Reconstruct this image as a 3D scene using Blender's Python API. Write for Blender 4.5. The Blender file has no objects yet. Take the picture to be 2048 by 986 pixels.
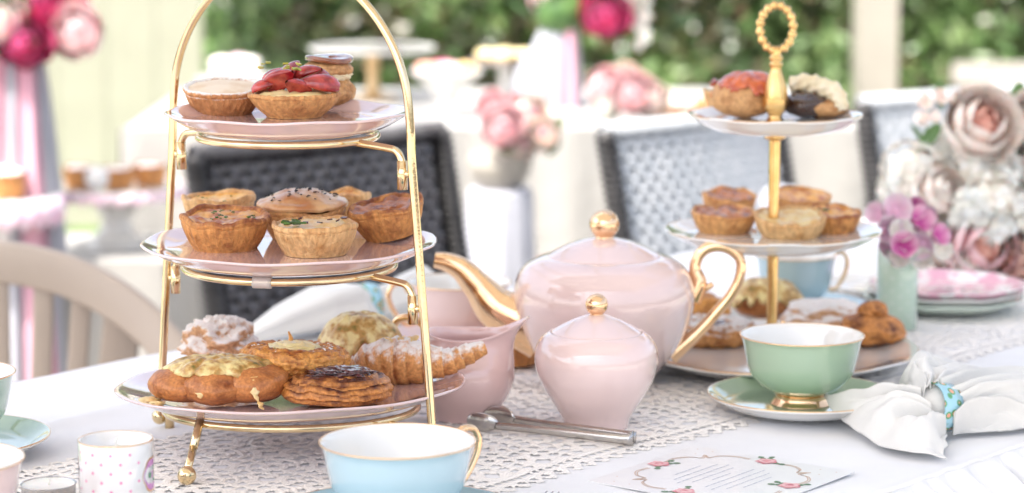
import bpy, math, random
import numpy as np
from mathutils import Vector, noise, Matrix
sc = bpy.context.scene
PI = math.pi
TZ = 0.74                      # height of the table top
# ---------------------------------------------------------------- camera
F = 5000.0; W2 = 1024.0; H2 = 493.0
PITCH = math.atan(768/F); CT, ST = math.cos(PITCH), math.sin(PITCH)
cd = bpy.data.cameras.new("camera"); cam = bpy.data.objects.new("camera", cd)
sc.collection.objects.link(cam); sc.camera = cam
cam.location = (0, 0, TZ+0.46); cam.rotation_euler = (PI/2-PITCH, 0, 0)
cd.sensor_width = 36; cd.lens = 36*F/2048; cd.clip_end = 300; cd.clip_start = .05
cd.dof.use_dof = True; cd.dof.focus_distance = 1.90; cd.dof.aperture_fstop = 5.0
# ---------------------------------------------------------------- light
wd = bpy.data.worlds.new("World"); sc.world = wd; wd.use_nodes = True
wn = wd.node_tree; bg = wn.nodes['Background']
SUN_EL, SUN_AZ = math.radians(60), math.radians(-138)   # azimuth from +Y towards +X (negative: to the left)
sky = wn.nodes.new('ShaderNodeTexSky'); sky.sky_type = 'NISHITA'; sky.sun_disc = False
sky.sun_elevation = SUN_EL; sky.sun_rotation = SUN_AZ
sky.air_density = 0.8; sky.dust_density = 5.0; sky.ozone_density = .6
hs = wn.nodes.new('ShaderNodeHueSaturation'); hs.inputs['Saturation'].default_value = .62; wn.links.new(sky.outputs[0], hs.inputs['Color']); wn.links.new(hs.outputs[0], bg.inputs[0]); bg.inputs[1].default_value = 0.15
sl = bpy.data.lights.new("sun", 'SUN'); sl.energy = 2.0; sl.angle = math.radians(1.5); sl.color = (1, .95, .88)
so = bpy.data.objects.new("sun", sl); sc.collection.objects.link(so)
sd = Vector((math.sin(SUN_AZ)*math.cos(SUN_EL), math.cos(SUN_AZ)*math.cos(SUN_EL), math.sin(SUN_EL)))
so.rotation_euler = sd.to_track_quat('Z', 'Y').to_euler()
sc.view_settings.view_transform = 'Standard'; sc.view_settings.look = 'None'
sc.view_settings.exposure = 1.76; sc.view_settings.gamma = 1
# ---------------------------------------------------------------- helpers
def at(px, py, z=0.0):
    "world point on the level z above the table top seen at a photo position"
    a = (px-W2)/F; b = (H2-py)/F
    dy = CT+b*ST; dz = -ST+b*CT; t = -(0.46-z)/dz
    return Vector((t*a, t*dy, TZ+z))
def zat(py, Y):
    b = (H2-py)/F; return .46+Y*(-ST+b*CT)/(CT+b*ST)
def ppm(Y, z=0): return F/(Y*CT+(.46-z)*ST)
def atY(px, py, Y):
    z = zat(py, Y); return Vector(((px-W2)/ppm(Y, z), Y, TZ+z))
class MB:
    def __init__(s): s.v = []; s.f = []; s.m = []; s.c = []
    def add(s, v, f, mi=0, c=0.0):
        n = len(s.v); s.v += [tuple(p) for p in v]; s.f += [tuple(i+n for i in q) for q in f]; s.m += [mi]*len(f)
        s.c += (list(c) if hasattr(c, '__len__') else [c]*len(v))
        return s
    def xf(s, M):
        s.v = [tuple(M @ Vector(p)) for p in s.v]; return s
    def mesh(s, name, mats, smooth=True):
        me = bpy.data.meshes.new(name); me.from_pydata(s.v, [], s.f)
        for m in (mats if isinstance(mats, (list, tuple)) else [mats]): me.materials.append(m)
        me.polygons.foreach_set('material_index', s.m); me.polygons.foreach_set('use_smooth', [smooth]*len(s.f))
        at_ = me.attributes.new('tone', 'FLOAT', 'POINT'); at_.data.foreach_set('value', s.c)
        me.update(); return me
    def build(s, name, mats, parent=None, smooth=True, loc=None):
        return link(name, s.mesh(name, mats, smooth), parent, loc)
def link(name, data, parent=None, loc=None):
    o = bpy.data.objects.new(name, data); sc.collection.objects.link(o)
    if parent: o.parent = parent
    if loc is not None: o.location = loc
    return o
def tag(o, label, cat, group=None, kind=None):
    if label: o['label'] = label
    if cat: o['category'] = cat
    if group: o['group'] = group
    if kind: o['kind'] = kind
    return o
def thing(name, loc, label, cat, group=None, rz=0):
    o = link(name, None, None, loc); o.rotation_euler = (0, 0, rz); o.empty_display_size = .02
    return tag(o, label, cat, group)
def copy_tree(o, parent=None):
    c = o.copy(); sc.collection.objects.link(c); c.parent = parent
    for ch in list(o.children): copy_tree(ch, c)
    return c
def smoothpath(pts, n=8, closed=False):
    P = [Vector(p) for p in pts]; out = []; N = len(P)
    for i in range(N if closed else N-1):
        if closed: a, b, c, d = P[i-1], P[i], P[(i+1) % N], P[(i+2) % N]
        else: a, b, c, d = P[max(i-1, 0)], P[i], P[i+1], P[min(i+2, N-1)]
        for k in range(n):
            t = k/n
            out.append(.5*((2*b)+(c-a)*t+(2*a-5*b+4*c-d)*t*t+(3*b-a-3*c+d)*t**3))
    if not closed: out.append(P[-1])
    return out
def interp(vals, n):
    xs = np.linspace(0, len(vals)-1, n); return list(np.interp(xs, range(len(vals)), vals))
def tube(pts, r, n=10, closed=False, caps=True, squash=1.0, up=None):
    P = [Vector(p) for p in pts]; N = len(P)
    R = interp(r, N) if hasattr(r, '__len__') else [r]*N
    v = []; f = []; nrm = None
    for i in range(N):
        if closed: t = (P[(i+1) % N]-P[i-1]).normalized()
        else: t = (P[min(i+1, N-1)]-P[max(i-1, 0)]).normalized()
        if nrm is None:
            a = Vector(up) if up else (Vector((0, 0, 1)) if abs(t.z) < .9 else Vector((1, 0, 0)))
            nrm = (a-t*a.dot(t)).normalized()
        else:
            nrm = (nrm-t*nrm.dot(t)).normalized()
        b = t.cross(nrm)
        for k in range(n):
            q = 2*PI*k/n; v.append(P[i]+nrm*math.cos(q)*R[i]*squash+b*math.sin(q)*R[i])
    for i in range(N if closed else N-1):
        j = (i+1) % N
        for k in range(n): f.append((i*n+k, i*n+(k+1) % n, j*n+(k+1) % n, j*n+k))
    if caps and not closed:
        f.append(tuple(range(n))[::-1]); f.append(tuple((N-1)*n+k for k in range(n)))
    return v, f
def lathe(prof, n=48, fn=None, close=True):
    v = []; f = []; m = len(prof)
    for i, (r, z) in enumerate(prof):
        for k in range(n):
            a = 2*PI*k/n; rr, zz = (r, z) if fn is None else fn(a, i, r, z)
            v.append((rr*math.cos(a), rr*math.sin(a), zz))
    for i in range(m-1):
        for k in range(n): f.append((i*n+k, i*n+(k+1) % n, (i+1)*n+(k+1) % n, (i+1)*n+k))
    if close:
        if prof[0][0] > 1e-6: f.append(tuple(range(n))[::-1])
        if prof[-1][0] > 1e-6: f.append(tuple((m-1)*n+k for k in range(n)))
    return v, f
def prof_smooth(prof, n=4):
    return [(max(p.x, 0), p.z) for p in smoothpath([(r, 0, z) for r, z in prof], n)]
def box(x0, x1, y0, y1, z0, z1):
    v = [(x, y, z) for x in (x0, x1) for y in (y0, y1) for z in (z0, z1)]
    return v, [(0, 1, 3, 2), (4, 6, 7, 5), (0, 4, 5, 1), (2, 3, 7, 6), (0, 2, 6, 4), (1, 5, 7, 3)]
def grid(nu, nv, fn):
    v = [fn(i/(nu-1), j/(nv-1)) for i in range(nu) for j in range(nv)]
    f = [(i*nv+j, (i+1)*nv+j, (i+1)*nv+j+1, i*nv+j+1) for i in range(nu-1) for j in range(nv-1)]
    return v, f
def N3(x, y=0, z=0): return noise.noise(Vector((x, y, z)))
def FB(x, y, z, o=3):
    s = 0; a = 1
    for k in range(o): s += a*noise.noise(Vector((x, y, z))*(2**k)+Vector((k*7.1, 3, 1))); a *= .5
    return s
def sphere(r, nu=20, nv=12, squ=1):
    return lathe([(r*math.sin(PI*i/nv), -r*squ*math.cos(PI*i/nv)) for i in range(nv+1)], nu)
# ---------------------------------------------------------------- materials
def mat(name, col, rough=.5, metal=0, coat=0, sss=0, spec=.5, trans=0, sheen=0):
    m = bpy.data.materials.new(name); m.use_nodes = True; p = m.node_tree.nodes['Principled BSDF']
    p.inputs['Base Color'].default_value = (*col, 1); p.inputs['Roughness'].default_value = rough
    p.inputs['Metallic'].default_value = metal; p.inputs['Coat Weight'].default_value = coat; p.inputs['Coat Roughness'].default_value = .05
    p.inputs['Specular IOR Level'].default_value = spec; p.inputs['Transmission Weight'].default_value = trans
    if sss: p.inputs['Subsurface Weight'].default_value = sss; p.inputs['Subsurface Radius'].default_value = (.006, .003, .0015); p.inputs['Subsurface Scale'].default_value = 1
    if sheen: p.inputs['Sheen Weight'].default_value = sheen
    return m
def nd(m, t, **k):
    n = m.node_tree.nodes.new(t)
    for a, b in k.items(): setattr(n, a, b)
    return n
def lk(m, a, b): m.node_tree.links.new(a, b)
def noise_mix(m, c1, c2, scale=40, lo=.4, hi=.6, bump=0, bscale=None, detail=4, attr=None, aw=1.0, c3=None, coord='Object'):
    nt = m.node_tree; p = nt.nodes['Principled BSDF']
    tc = nd(m, 'ShaderNodeTexCoord'); no = nd(m, 'ShaderNodeTexNoise'); no.inputs['Scale'].default_value = scale; no.inputs['Detail'].default_value = detail
    lk(m, tc.outputs[coord], no.inputs['Vector'])
    fac = no.outputs['Fac']
    if attr:
        a = nd(m, 'ShaderNodeAttribute', attribute_name='tone'); ma = nd(m, 'ShaderNodeMath', operation='MULTIPLY_ADD')
        lk(m, a.outputs['Fac'], ma.inputs[0]); ma.inputs[1].default_value = aw; lk(m, fac, ma.inputs[2]); fac = ma.outputs[0]
    cr = nd(m, 'ShaderNodeValToRGB'); e = cr.color_ramp.elements
    e[0].position = lo; e[1].position = hi; e[0].color = (*c1, 1); e[1].color = (*c2, 1)
    if c3: x = e.new(min(1, hi+.2)); x.color = (*c3, 1)
    lk(m, fac, cr.inputs[0]); lk(m, cr.outputs[0], p.inputs['Base Color'])
    if bump:
        n2 = nd(m, 'ShaderNodeTexNoise'); n2.inputs['Scale'].default_value = bscale or scale*4; n2.inputs['Detail'].default_value = 5
        lk(m, tc.outputs[coord], n2.inputs['Vector']); b = nd(m, 'ShaderNodeBump'); b.inputs['Strength'].default_value = 1; b.inputs['Distance'].default_value = bump
        lk(m, n2.outputs['Fac'], b.inputs['Height']); lk(m, b.outputs[0], p.inputs['Normal'])
    return m, cr.outputs[0]
def porcelain(name, col): 
    m = mat(name, col, .06, 0, 1.0, 0, .6)
    noise_mix(m, col, tuple(c*.95 for c in col), 18, .3, .7)
    return m
GOLD = mat('warm_gold', (.93, .62, .38), .07, 1); noise_mix(GOLD, (.95, .66, .41), (.88, .58, .34), 60, .3, .7)
BRASS = mat('pale_gold_wire', (.93, .72, .40), .10, 1); noise_mix(BRASS, (.86, .69, .43), (.76, .58, .34), 80, .3, .7, .00005, 400)
STEEL = mat('steel', (.62, .60, .58), .22, 1); noise_mix(STEEL, (.62, .60, .58), (.50, .48, .47), 60, .3, .7, .00005, 500)
PINK = porcelain('pink_porcelain', (.80, .615, .585)); PINKP = porcelain('pink_plate', (.76, .57, .56)); WHITE = porcelain('white_porcelain', (.80, .79, .76))
MINT = porcelain('mint_porcelain', (.39, .53, .37)); BLUE = porcelain('blue_porcelain', (.45, .62, .69)); AQUA = porcelain('aqua_porcelain', (.28, .46, .52))
MINT2 = porcelain('pale_mint', (.50, .68, .58)); PINKD = porcelain('rose_glaze', (.80, .56, .53))
def cloth_mat(name, col, bs=900, bd=.00012):
    m = mat(name, col, .85, sheen=.2); noise_mix(m, col, tuple(c*.93 for c in col), 12, .35, .7, bd, bs); return m
CLOTH = cloth_mat('white_cotton', (.82, .82, .83)); LINEN = cloth_mat('napkin_linen', (.74, .73, .70), 700, .0003); LACE = cloth_mat('crochet_cotton', (.90, .86, .81), 1500, .0002)
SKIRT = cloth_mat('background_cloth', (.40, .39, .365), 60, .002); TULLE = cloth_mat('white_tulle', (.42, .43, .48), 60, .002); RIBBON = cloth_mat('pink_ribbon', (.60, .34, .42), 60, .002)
def crust(name, a, b, sugar=False, aw=.5, rough=.5, bump=.0006, streak=False):
    m = mat(name, a, rough, sss=.08, spec=.4)
    _, c = noise_mix(m, a, b, 95, .42, .76, bump*1.4, 380, 8, True, aw, tuple(x*.5 for x in b))
    tc2 = nd(m, 'ShaderNodeTexCoord'); n3 = nd(m, 'ShaderNodeTexNoise'); n3.inputs['Scale'].default_value = 420; n3.inputs['Detail'].default_value = 4; mp = nd(m, 'ShaderNodeMapping'); lk(m, tc2.outputs['Object'], mp.inputs[0]); lk(m, mp.outputs[0], n3.inputs['Vector'])
    if streak:
        mp.inputs['Scale'].default_value = (1, 1, .16); n3.inputs['Scale'].default_value = 330
        b2 = nd(m, 'ShaderNodeBump'); b2.inputs['Distance'].default_value = .0016; b2.inputs['Strength'].default_value = 1; lk(m, n3.outputs['Fac'], b2.inputs['Height']); pp_ = m.node_tree.nodes['Principled BSDF']; old = pp_.inputs['Normal'].links[0].from_socket; lk(m, old, b2.inputs['Normal']); lk(m, b2.outputs[0], pp_.inputs['Normal'])
    r3 = nd(m, 'ShaderNodeValToRGB'); r3.color_ramp.elements[0].position = .36; r3.color_ramp.elements[1].position = .66; r3.color_ramp.elements[0].color = (.52, .42, .36, 1); r3.color_ramp.elements[1].color = (1.25, 1.2, 1.15, 1); lk(m, n3.outputs['Fac'], r3.inputs[0])
    mu = nd(m, 'ShaderNodeMixRGB', blend_type='MULTIPLY'); mu.inputs[0].default_value = .45 if streak else .5; lk(m, c, mu.inputs[1]); lk(m, r3.outputs[0], mu.inputs[2]); c = mu.outputs[0]; lk(m, c, m.node_tree.nodes['Principled BSDF'].inputs['Base Color'])
    if sugar:
        p = m.node_tree.nodes['Principled BSDF']; g = nd(m, 'ShaderNodeNewGeometry'); s = nd(m, 'ShaderNodeSeparateXYZ'); lk(m, g.outputs['Normal'], s.inputs[0])
        tc = nd(m, 'ShaderNodeTexCoord'); no = nd(m, 'ShaderNodeTexNoise'); no.inputs['Scale'].default_value = 130; no.inputs['Detail'].default_value = 8; no.inputs['Roughness'].default_value = .7; lk(m, tc.outputs['Object'], no.inputs['Vector'])
        a1 = nd(m, 'ShaderNodeMath', operation='MULTIPLY_ADD'); lk(m, s.outputs[2], a1.inputs[0]); a1.inputs[1].default_value = .35; lk(m, no.outputs['Fac'], a1.inputs[2])
        cr = nd(m, 'ShaderNodeValToRGB'); cr.color_ramp.elements[0].position = .60 if sugar is True else sugar; cr.color_ramp.elements[1].position = .78 if sugar is True else sugar+.2; lk(m, a1.outputs[0], cr.inputs[0])
        mx = nd(m, 'ShaderNodeMixRGB'); lk(m, cr.outputs[0], mx.inputs[0]); lk(m, c, mx.inputs[1]); mx.inputs[2].default_value = (.85, .80, .76, 1)
        lk(m, mx.outputs[0], p.inputs['Base Color'])
    return m
SHELL = crust('short_pastry', (.76, .42, .16), (.42, .16, .05), bump=.0012, streak=True); SHELLP = crust('pale_pastry', (.78, .51, .24), (.56, .28, .09), bump=.0012, streak=True); SHELLB = crust('brown_pastry', (.70, .34, .11), (.25, .07, .025), aw=.9, bump=.0012, streak=True)
DUSTED = crust('dusted_pastry', (.62, .30, .12), (.42, .17, .06), .50, .3, .6, .0012, True)
FLAKY = crust('flaky_pastry', (.78, .38, .10), (.34, .10, .025), aw=.5, rough=.32, bump=.0012); FLAKYS = crust('sugared_flaky_pastry', (.70, .34, .12), (.34, .11, .03), .62, .5, .5, .0012)
FLAKYD = crust('dark_flaky_pastry', (.62, .26, .07), (.13, .035, .016), aw=.6, rough=.25, bump=.0012); BREAD = crust('bread_crust', (.56, .23, .075), (.26, .075, .022), aw=.4, rough=.35, bump=.0004)
ALMOND = crust('almond_pastry', (.74, .45, .25), (.5, .24, .10), .52, .4, .6, .0010); BUNS = crust('choux_bun', (.66, .38, .17), (.38, .17, .06), aw=.5, bump=.0012)
def food(name, a, b, c3=None, scale=90, lo=.4, hi=.62, rough=.3, bump=.0008, coat=.3):
    m = mat(name, a, rough, coat=coat, sss=.1); noise_mix(m, a, b, scale, lo, hi, bump, scale*3, 5, c3=c3); return m
QUICHE = food('baked_quiche', (.80, .42, .10), (.42, .10, .02), (.75, .45, .15)); QUICHEY = food('yellow_quiche', (.85, .50, .12), (.80, .36, .05)); QUICHEB = food('browned_quiche', (.55, .20, .06), (.18, .04, .015), (.6, .3, .1))
ICING = food('dusted_icing', (.80, .68, .54), (.72, .55, .38), rough=.8, coat=0, scale=50, bump=.0002); CUSTARD = food('custard', (.88, .76, .42), (.85, .68, .30), scale=40, bump=.0005); CREAM = food('whipped_cream', (.86, .78, .60), (.80, .68, .45), rough=.5, coat=0)
CHEESE = food('melted_cheese', (.80, .66, .30), (.50, .28, .08), (.07, .11, .02), 110, .40, .56, .3); CHEESEP = food('pale_cheese', (.80, .63, .33), (.74, .46, .17), rough=.4)
BERRY = food('strawberry', (.24, .004, .010), (.50, .05, .04), rough=.15, coat=.8, scale=120, bump=.0004); CARAMEL = food('caramel_glaze', (.26, .08, .03), (.16, .045, .02), rough=.08, coat=1, bump=.0001)
ORANGEG = food('orange_glaze', (.60, .12, .02), (.40, .05, .01), rough=.06, coat=1, bump=.0001); CHOC = food('dark_chocolate', (.05, .018, .012), (.03, .01, .008), rough=.1, coat=1, bump=.0001)
HERB = food('chopped_herb', (.07, .16, .02), (.04, .09, .015), rough=.5, coat=0); SEED = mat('black_sesame', (.012, .012, .014), .4); NUT = food('pistachio', (.55, .42, .05), (.30, .34, .04)); JAM = food('dark_fruit', (.03, .008, .015), (.10, .02, .02), rough=.12, coat=1)
TOPB = food('golden_lid', (.74, .46, .22), (.50, .22, .08), rough=.3, scale=50, bump=.0006)
POWDER = mat('sugar_powder', (.85, .82, .79), .9)
# ---------------------------------------------------------------- setting: ground, lawn
gm = mat('paving', (.42, .40, .36), .8); noise_mix(gm, (.45, .42, .38), (.33, .31, .28), 3, .35, .65, .004, 60)
v, f = grid(40, 40, lambda a, b: ((a-.5)*240, (b-.3)*240, 0)); tag(MB().add(v, f).build('ground', gm), None, None, kind='structure')
lm = mat('lawn_grass', (.12, .24, .03), .8); noise_mix(lm, (.16, .30, .04), (.08, .17, .025), 14, .35, .65, .02, 120)
v, f = grid(60, 20, lambda a, b: ((a-.5)*24, 5.4+b*16, .006+.006*N3(a*40, b*40))); tag(MB().add(v, f).build('lawn', lm), None, None, kind='structure')
# fence of upright boards
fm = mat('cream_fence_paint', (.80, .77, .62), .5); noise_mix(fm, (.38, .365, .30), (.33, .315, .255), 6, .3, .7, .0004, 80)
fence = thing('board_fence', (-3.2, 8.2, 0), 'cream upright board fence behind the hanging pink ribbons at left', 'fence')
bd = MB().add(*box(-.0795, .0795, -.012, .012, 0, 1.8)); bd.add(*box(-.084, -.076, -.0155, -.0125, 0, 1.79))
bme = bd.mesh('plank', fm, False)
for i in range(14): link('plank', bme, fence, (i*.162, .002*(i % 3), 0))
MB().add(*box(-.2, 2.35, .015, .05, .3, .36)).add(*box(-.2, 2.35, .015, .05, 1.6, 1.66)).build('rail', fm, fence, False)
# hedge
rs = np.random.RandomState(7)
def leafcloud(n, x0, x1, y0, y1, z0, z1, s0, s1, lump=True):
    mb = MB()
    for i in range(n):
        x = rs.uniform(x0, x1); z = rs.uniform(z0, z1); y = rs.uniform(y0, y1)
        if lump: y += .25*FB(x*1.3, z*1.6, 2.0, 2)-.05
        s = rs.uniform(s0, s1); a = Vector(rs.normal(size=3)).normalized(); n_ = Vector((rs.normal()*.7, -.7+rs.normal()*.6, .5+rs.normal()*.7)).normalized()
        a = (a-n_*a.dot(n_)).normalized(); b = n_.cross(a); c = Vector((x, y, z))
        t = rs.uniform()*.6+.75*(FB(x*2.6, z*2.6, 5, 2)+.22)
        mb.add([c-a*s, c+b*s*.38-a*s*.2, c+a*s, c-b*s*.38-a*s*.2], [(0, 1, 2, 3)], 0, t)
    return mb
hm = mat('hedge_leaf', (.07, .16, .03), .32, spec=.6)
a_ = nd(hm, 'ShaderNodeAttribute', attribute_name='tone'); cr = nd(hm, 'ShaderNodeValToRGB'); e = cr.color_ramp.elements
e[0].color = (.022, .055, .014, 1); e[1].color = (.24, .32, .13, 1); e[1].position = .95; x = e.new(.5); x.color = (.075, .16, .04, 1); x = e.new(.22); x.color = (.10, .065, .035, 1)
lk(hm, a_.outputs['Fac'], cr.inputs[0]); lk(hm, cr.outputs[0], hm.node_tree.nodes['Principled BSDF'].inputs['Base Color'])
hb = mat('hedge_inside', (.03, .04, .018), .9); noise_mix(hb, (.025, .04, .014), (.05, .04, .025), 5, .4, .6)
hedge = thing('garden_hedge', (1.2, 8.7, 0), 'tall clipped green hedge running across the back of the garden', 'hedge')
o = leafcloud(30000, -2.25, 2.4, -.32, .1, 0.02, 1.78, .018, .040).build('foliage', hm, hedge, False); o['kind'] = 'stuff'
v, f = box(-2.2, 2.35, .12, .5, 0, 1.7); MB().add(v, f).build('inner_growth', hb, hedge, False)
for i in range(9):
    x = -2.1+i*.53; v, f = tube([(x, -.02, 0), (x+.05, 0, .5), (x-.04, .03, 1.2)], [.03, .022, .012], 6); MB().add(v, f).build('trunk', hb, hedge)
# roof post
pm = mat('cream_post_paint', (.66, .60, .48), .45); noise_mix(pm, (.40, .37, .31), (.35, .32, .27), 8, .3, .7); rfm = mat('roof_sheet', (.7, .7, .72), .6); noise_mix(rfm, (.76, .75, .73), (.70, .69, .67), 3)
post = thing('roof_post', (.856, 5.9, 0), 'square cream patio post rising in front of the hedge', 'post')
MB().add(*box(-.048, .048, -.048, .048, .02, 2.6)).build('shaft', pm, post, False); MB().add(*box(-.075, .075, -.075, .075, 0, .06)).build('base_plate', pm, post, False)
roof = thing('unseen_patio_roof', (0, 2.9, 2.62), 'unseen cream patio roof over the tea table, open rafters added to let the sun through', 'roof')  # unseen roof inferred from the post, sized to shade the table only
rsh = MB().add(*box(-.196, .196, -3.1, -.5, 0, .03)).add(*box(-.2, -.17, -3.1, -.5, .031, .06)).mesh('roof_panel', rfm, False)
for i in range(11): link('roof_panel', rsh, roof, (-2.01+i*.402, 0, 0))
for y in (-3.05, -.55, 2.95): MB().add(*box(-2.2, 2.2, y-.04, y+.04, -.14, -.001)).build('roof_beam', pm, roof, False)
for i in range(5): MB().add(*box(-1.9+i*.94, -1.85+i*.94, -.49, 3.1, .001, .09)).build('rafter', pm, roof, False)  # open rafters added so the sun reaches the chairs and buffet
rl = thing('low_rail', (1.45, 7.3, 0), 'greyish pink low rail in front of the hedge at far right', 'rail')
rm = mat('rail_paint', (.55, .48, .46), .6); noise_mix(rm, (.56, .49, .47), (.5, .43, .41), 8)
MB().add(*box(-.16, .75, -.02, .02, .56, .62)).build('top_rail', rm, rl, False)
for x in (-.1, .65): MB().add(*box(x, x+.04, -.018, .018, 0, .56)).build('upright', rm, rl, False)
# ---------------------------------------------------------------- the long table
U = Vector((.66, .7513, 0)).normalized(); Nn = Vector((-U.y, U.x, 0)); NEAR = .99; TW = .805
def tp(a, b, z=0): return U*a+Nn*(NEAR+b)+Vector((0, 0, TZ+z))
A0, A1 = .25, 3.5
table = thing('long_table', tp(1.9, TW/2, -TZ), 'long dining table carrying the tea service under a white cloth', 'table')
wood = mat('table_wood', (.35, .22, .12), .5); noise_mix(wood, (.36, .23, .13), (.25, .15, .08), 6)
def rect(a0, a1, b0, b1, z0, z1):
    c = [tp(a, b, z) for a in (a0, a1) for b in (b0, b1) for z in (z0, z1)]; base = tp(1.9, TW/2, -TZ)
    return [p-base for p in c], [(0, 1, 3, 2), (4, 6, 7, 5), (0, 4, 5, 1), (2, 3, 7, 6), (0, 2, 6, 4), (1, 5, 7, 3)]
MB().add(*rect(A0+.02, A1-.02, .02, TW-.02, -.035, -.006)).build('tabletop', wood, table, False)
for a in (A0+.1, A1-.16):
    for b in (.08, TW-.14): MB().add(*rect(a, a+.06, b, b+.06, -TZ+.002, -.036)).build('leg', wood, table, False)
cloth = thing('tablecloth', tp(1.9, TW/2, 0), 'white cotton tablecloth with a gathered ruffled skirt on the long table', 'tablecloth'); cb = tp(1.9, TW/2, 0)
def top_fn(a, b):
    aa = A0+(A1-A0)*a; bb = TW*b; e = min(bb, TW-bb)
    z = .0020*FB(aa*7, bb*9, 0, 2)+.0045*max(0, N3(aa*3.1+bb*2, bb*7.5, 4))+.0016*N3(aa*4+bb*3, bb*26, 9)
    pc_ = tp(aa, bb); z *= 1-math.exp(-((pc_.x-.148)**2+(pc_.y-1.86)**2)/.012)
    # soft pressed folds at the far left
    z += .0035*math.exp(-((bb-.62-.10*(aa-1.1))/.012)**2)*(1 if aa < 1.6 else 0)
    mk = min(1, max(0, abs(bb-.365)-.175)/.05); z = z*mk+.0022*(1-mk)
    z -= .004*math.exp(-(bb/.006)**2)
    return tp(aa, bb, z-.003)-cb
v, f = grid(420, 110, top_fn); MB().add(v, f).build('top_cloth', CLOTH, cloth)
def seam(b): return [tp(A0+(A1-A0)*i/500, b+.0012*N3(i*.21), -.0035+.0012*N3(i*.35, 5)) - cb for i in range(501)]
for b in (-.001,): v, f = tube(seam(b), .0022, 6); MB().add(v, f).build('piping', CLOTH, cloth)
def skirt_fn(side, amp=2.6, per=.030):
    def fn(a, s):
        aa = A0+(A1-A0)*a; s2 = s**1.6; d = s2*.62
        ph = aa/per*2*PI+7*N3(aa*9, s*.9)+3*N3(aa*23)+14*d
        g = min(1, d/.03)*amp; out = .010*(1-math.exp(-d/.010))+.030*(1-math.exp(-d/.05))+d*.03
        out += g*(.0075*math.sin(ph)+.004*math.sin(ph*.47+1.3+d*6))*(1+min(d, .3)*2)
        z = -.004-d-.0*g+.002*g*math.sin(ph+1)*math.exp(-d/.03)
        return tp(aa+.004*g*math.sin(ph*.5+.4), (-out if side < 0 else TW+out), z)-cb
    return fn
v, f = grid(1300, 34, skirt_fn(-1)); MB().add(v, f).build('ruffled_skirt', CLOTH, cloth)
v, f = grid(700, 14, skirt_fn(1)); MB().add(v, f).build('ruffled_skirt', CLOTH, cloth)
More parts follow.
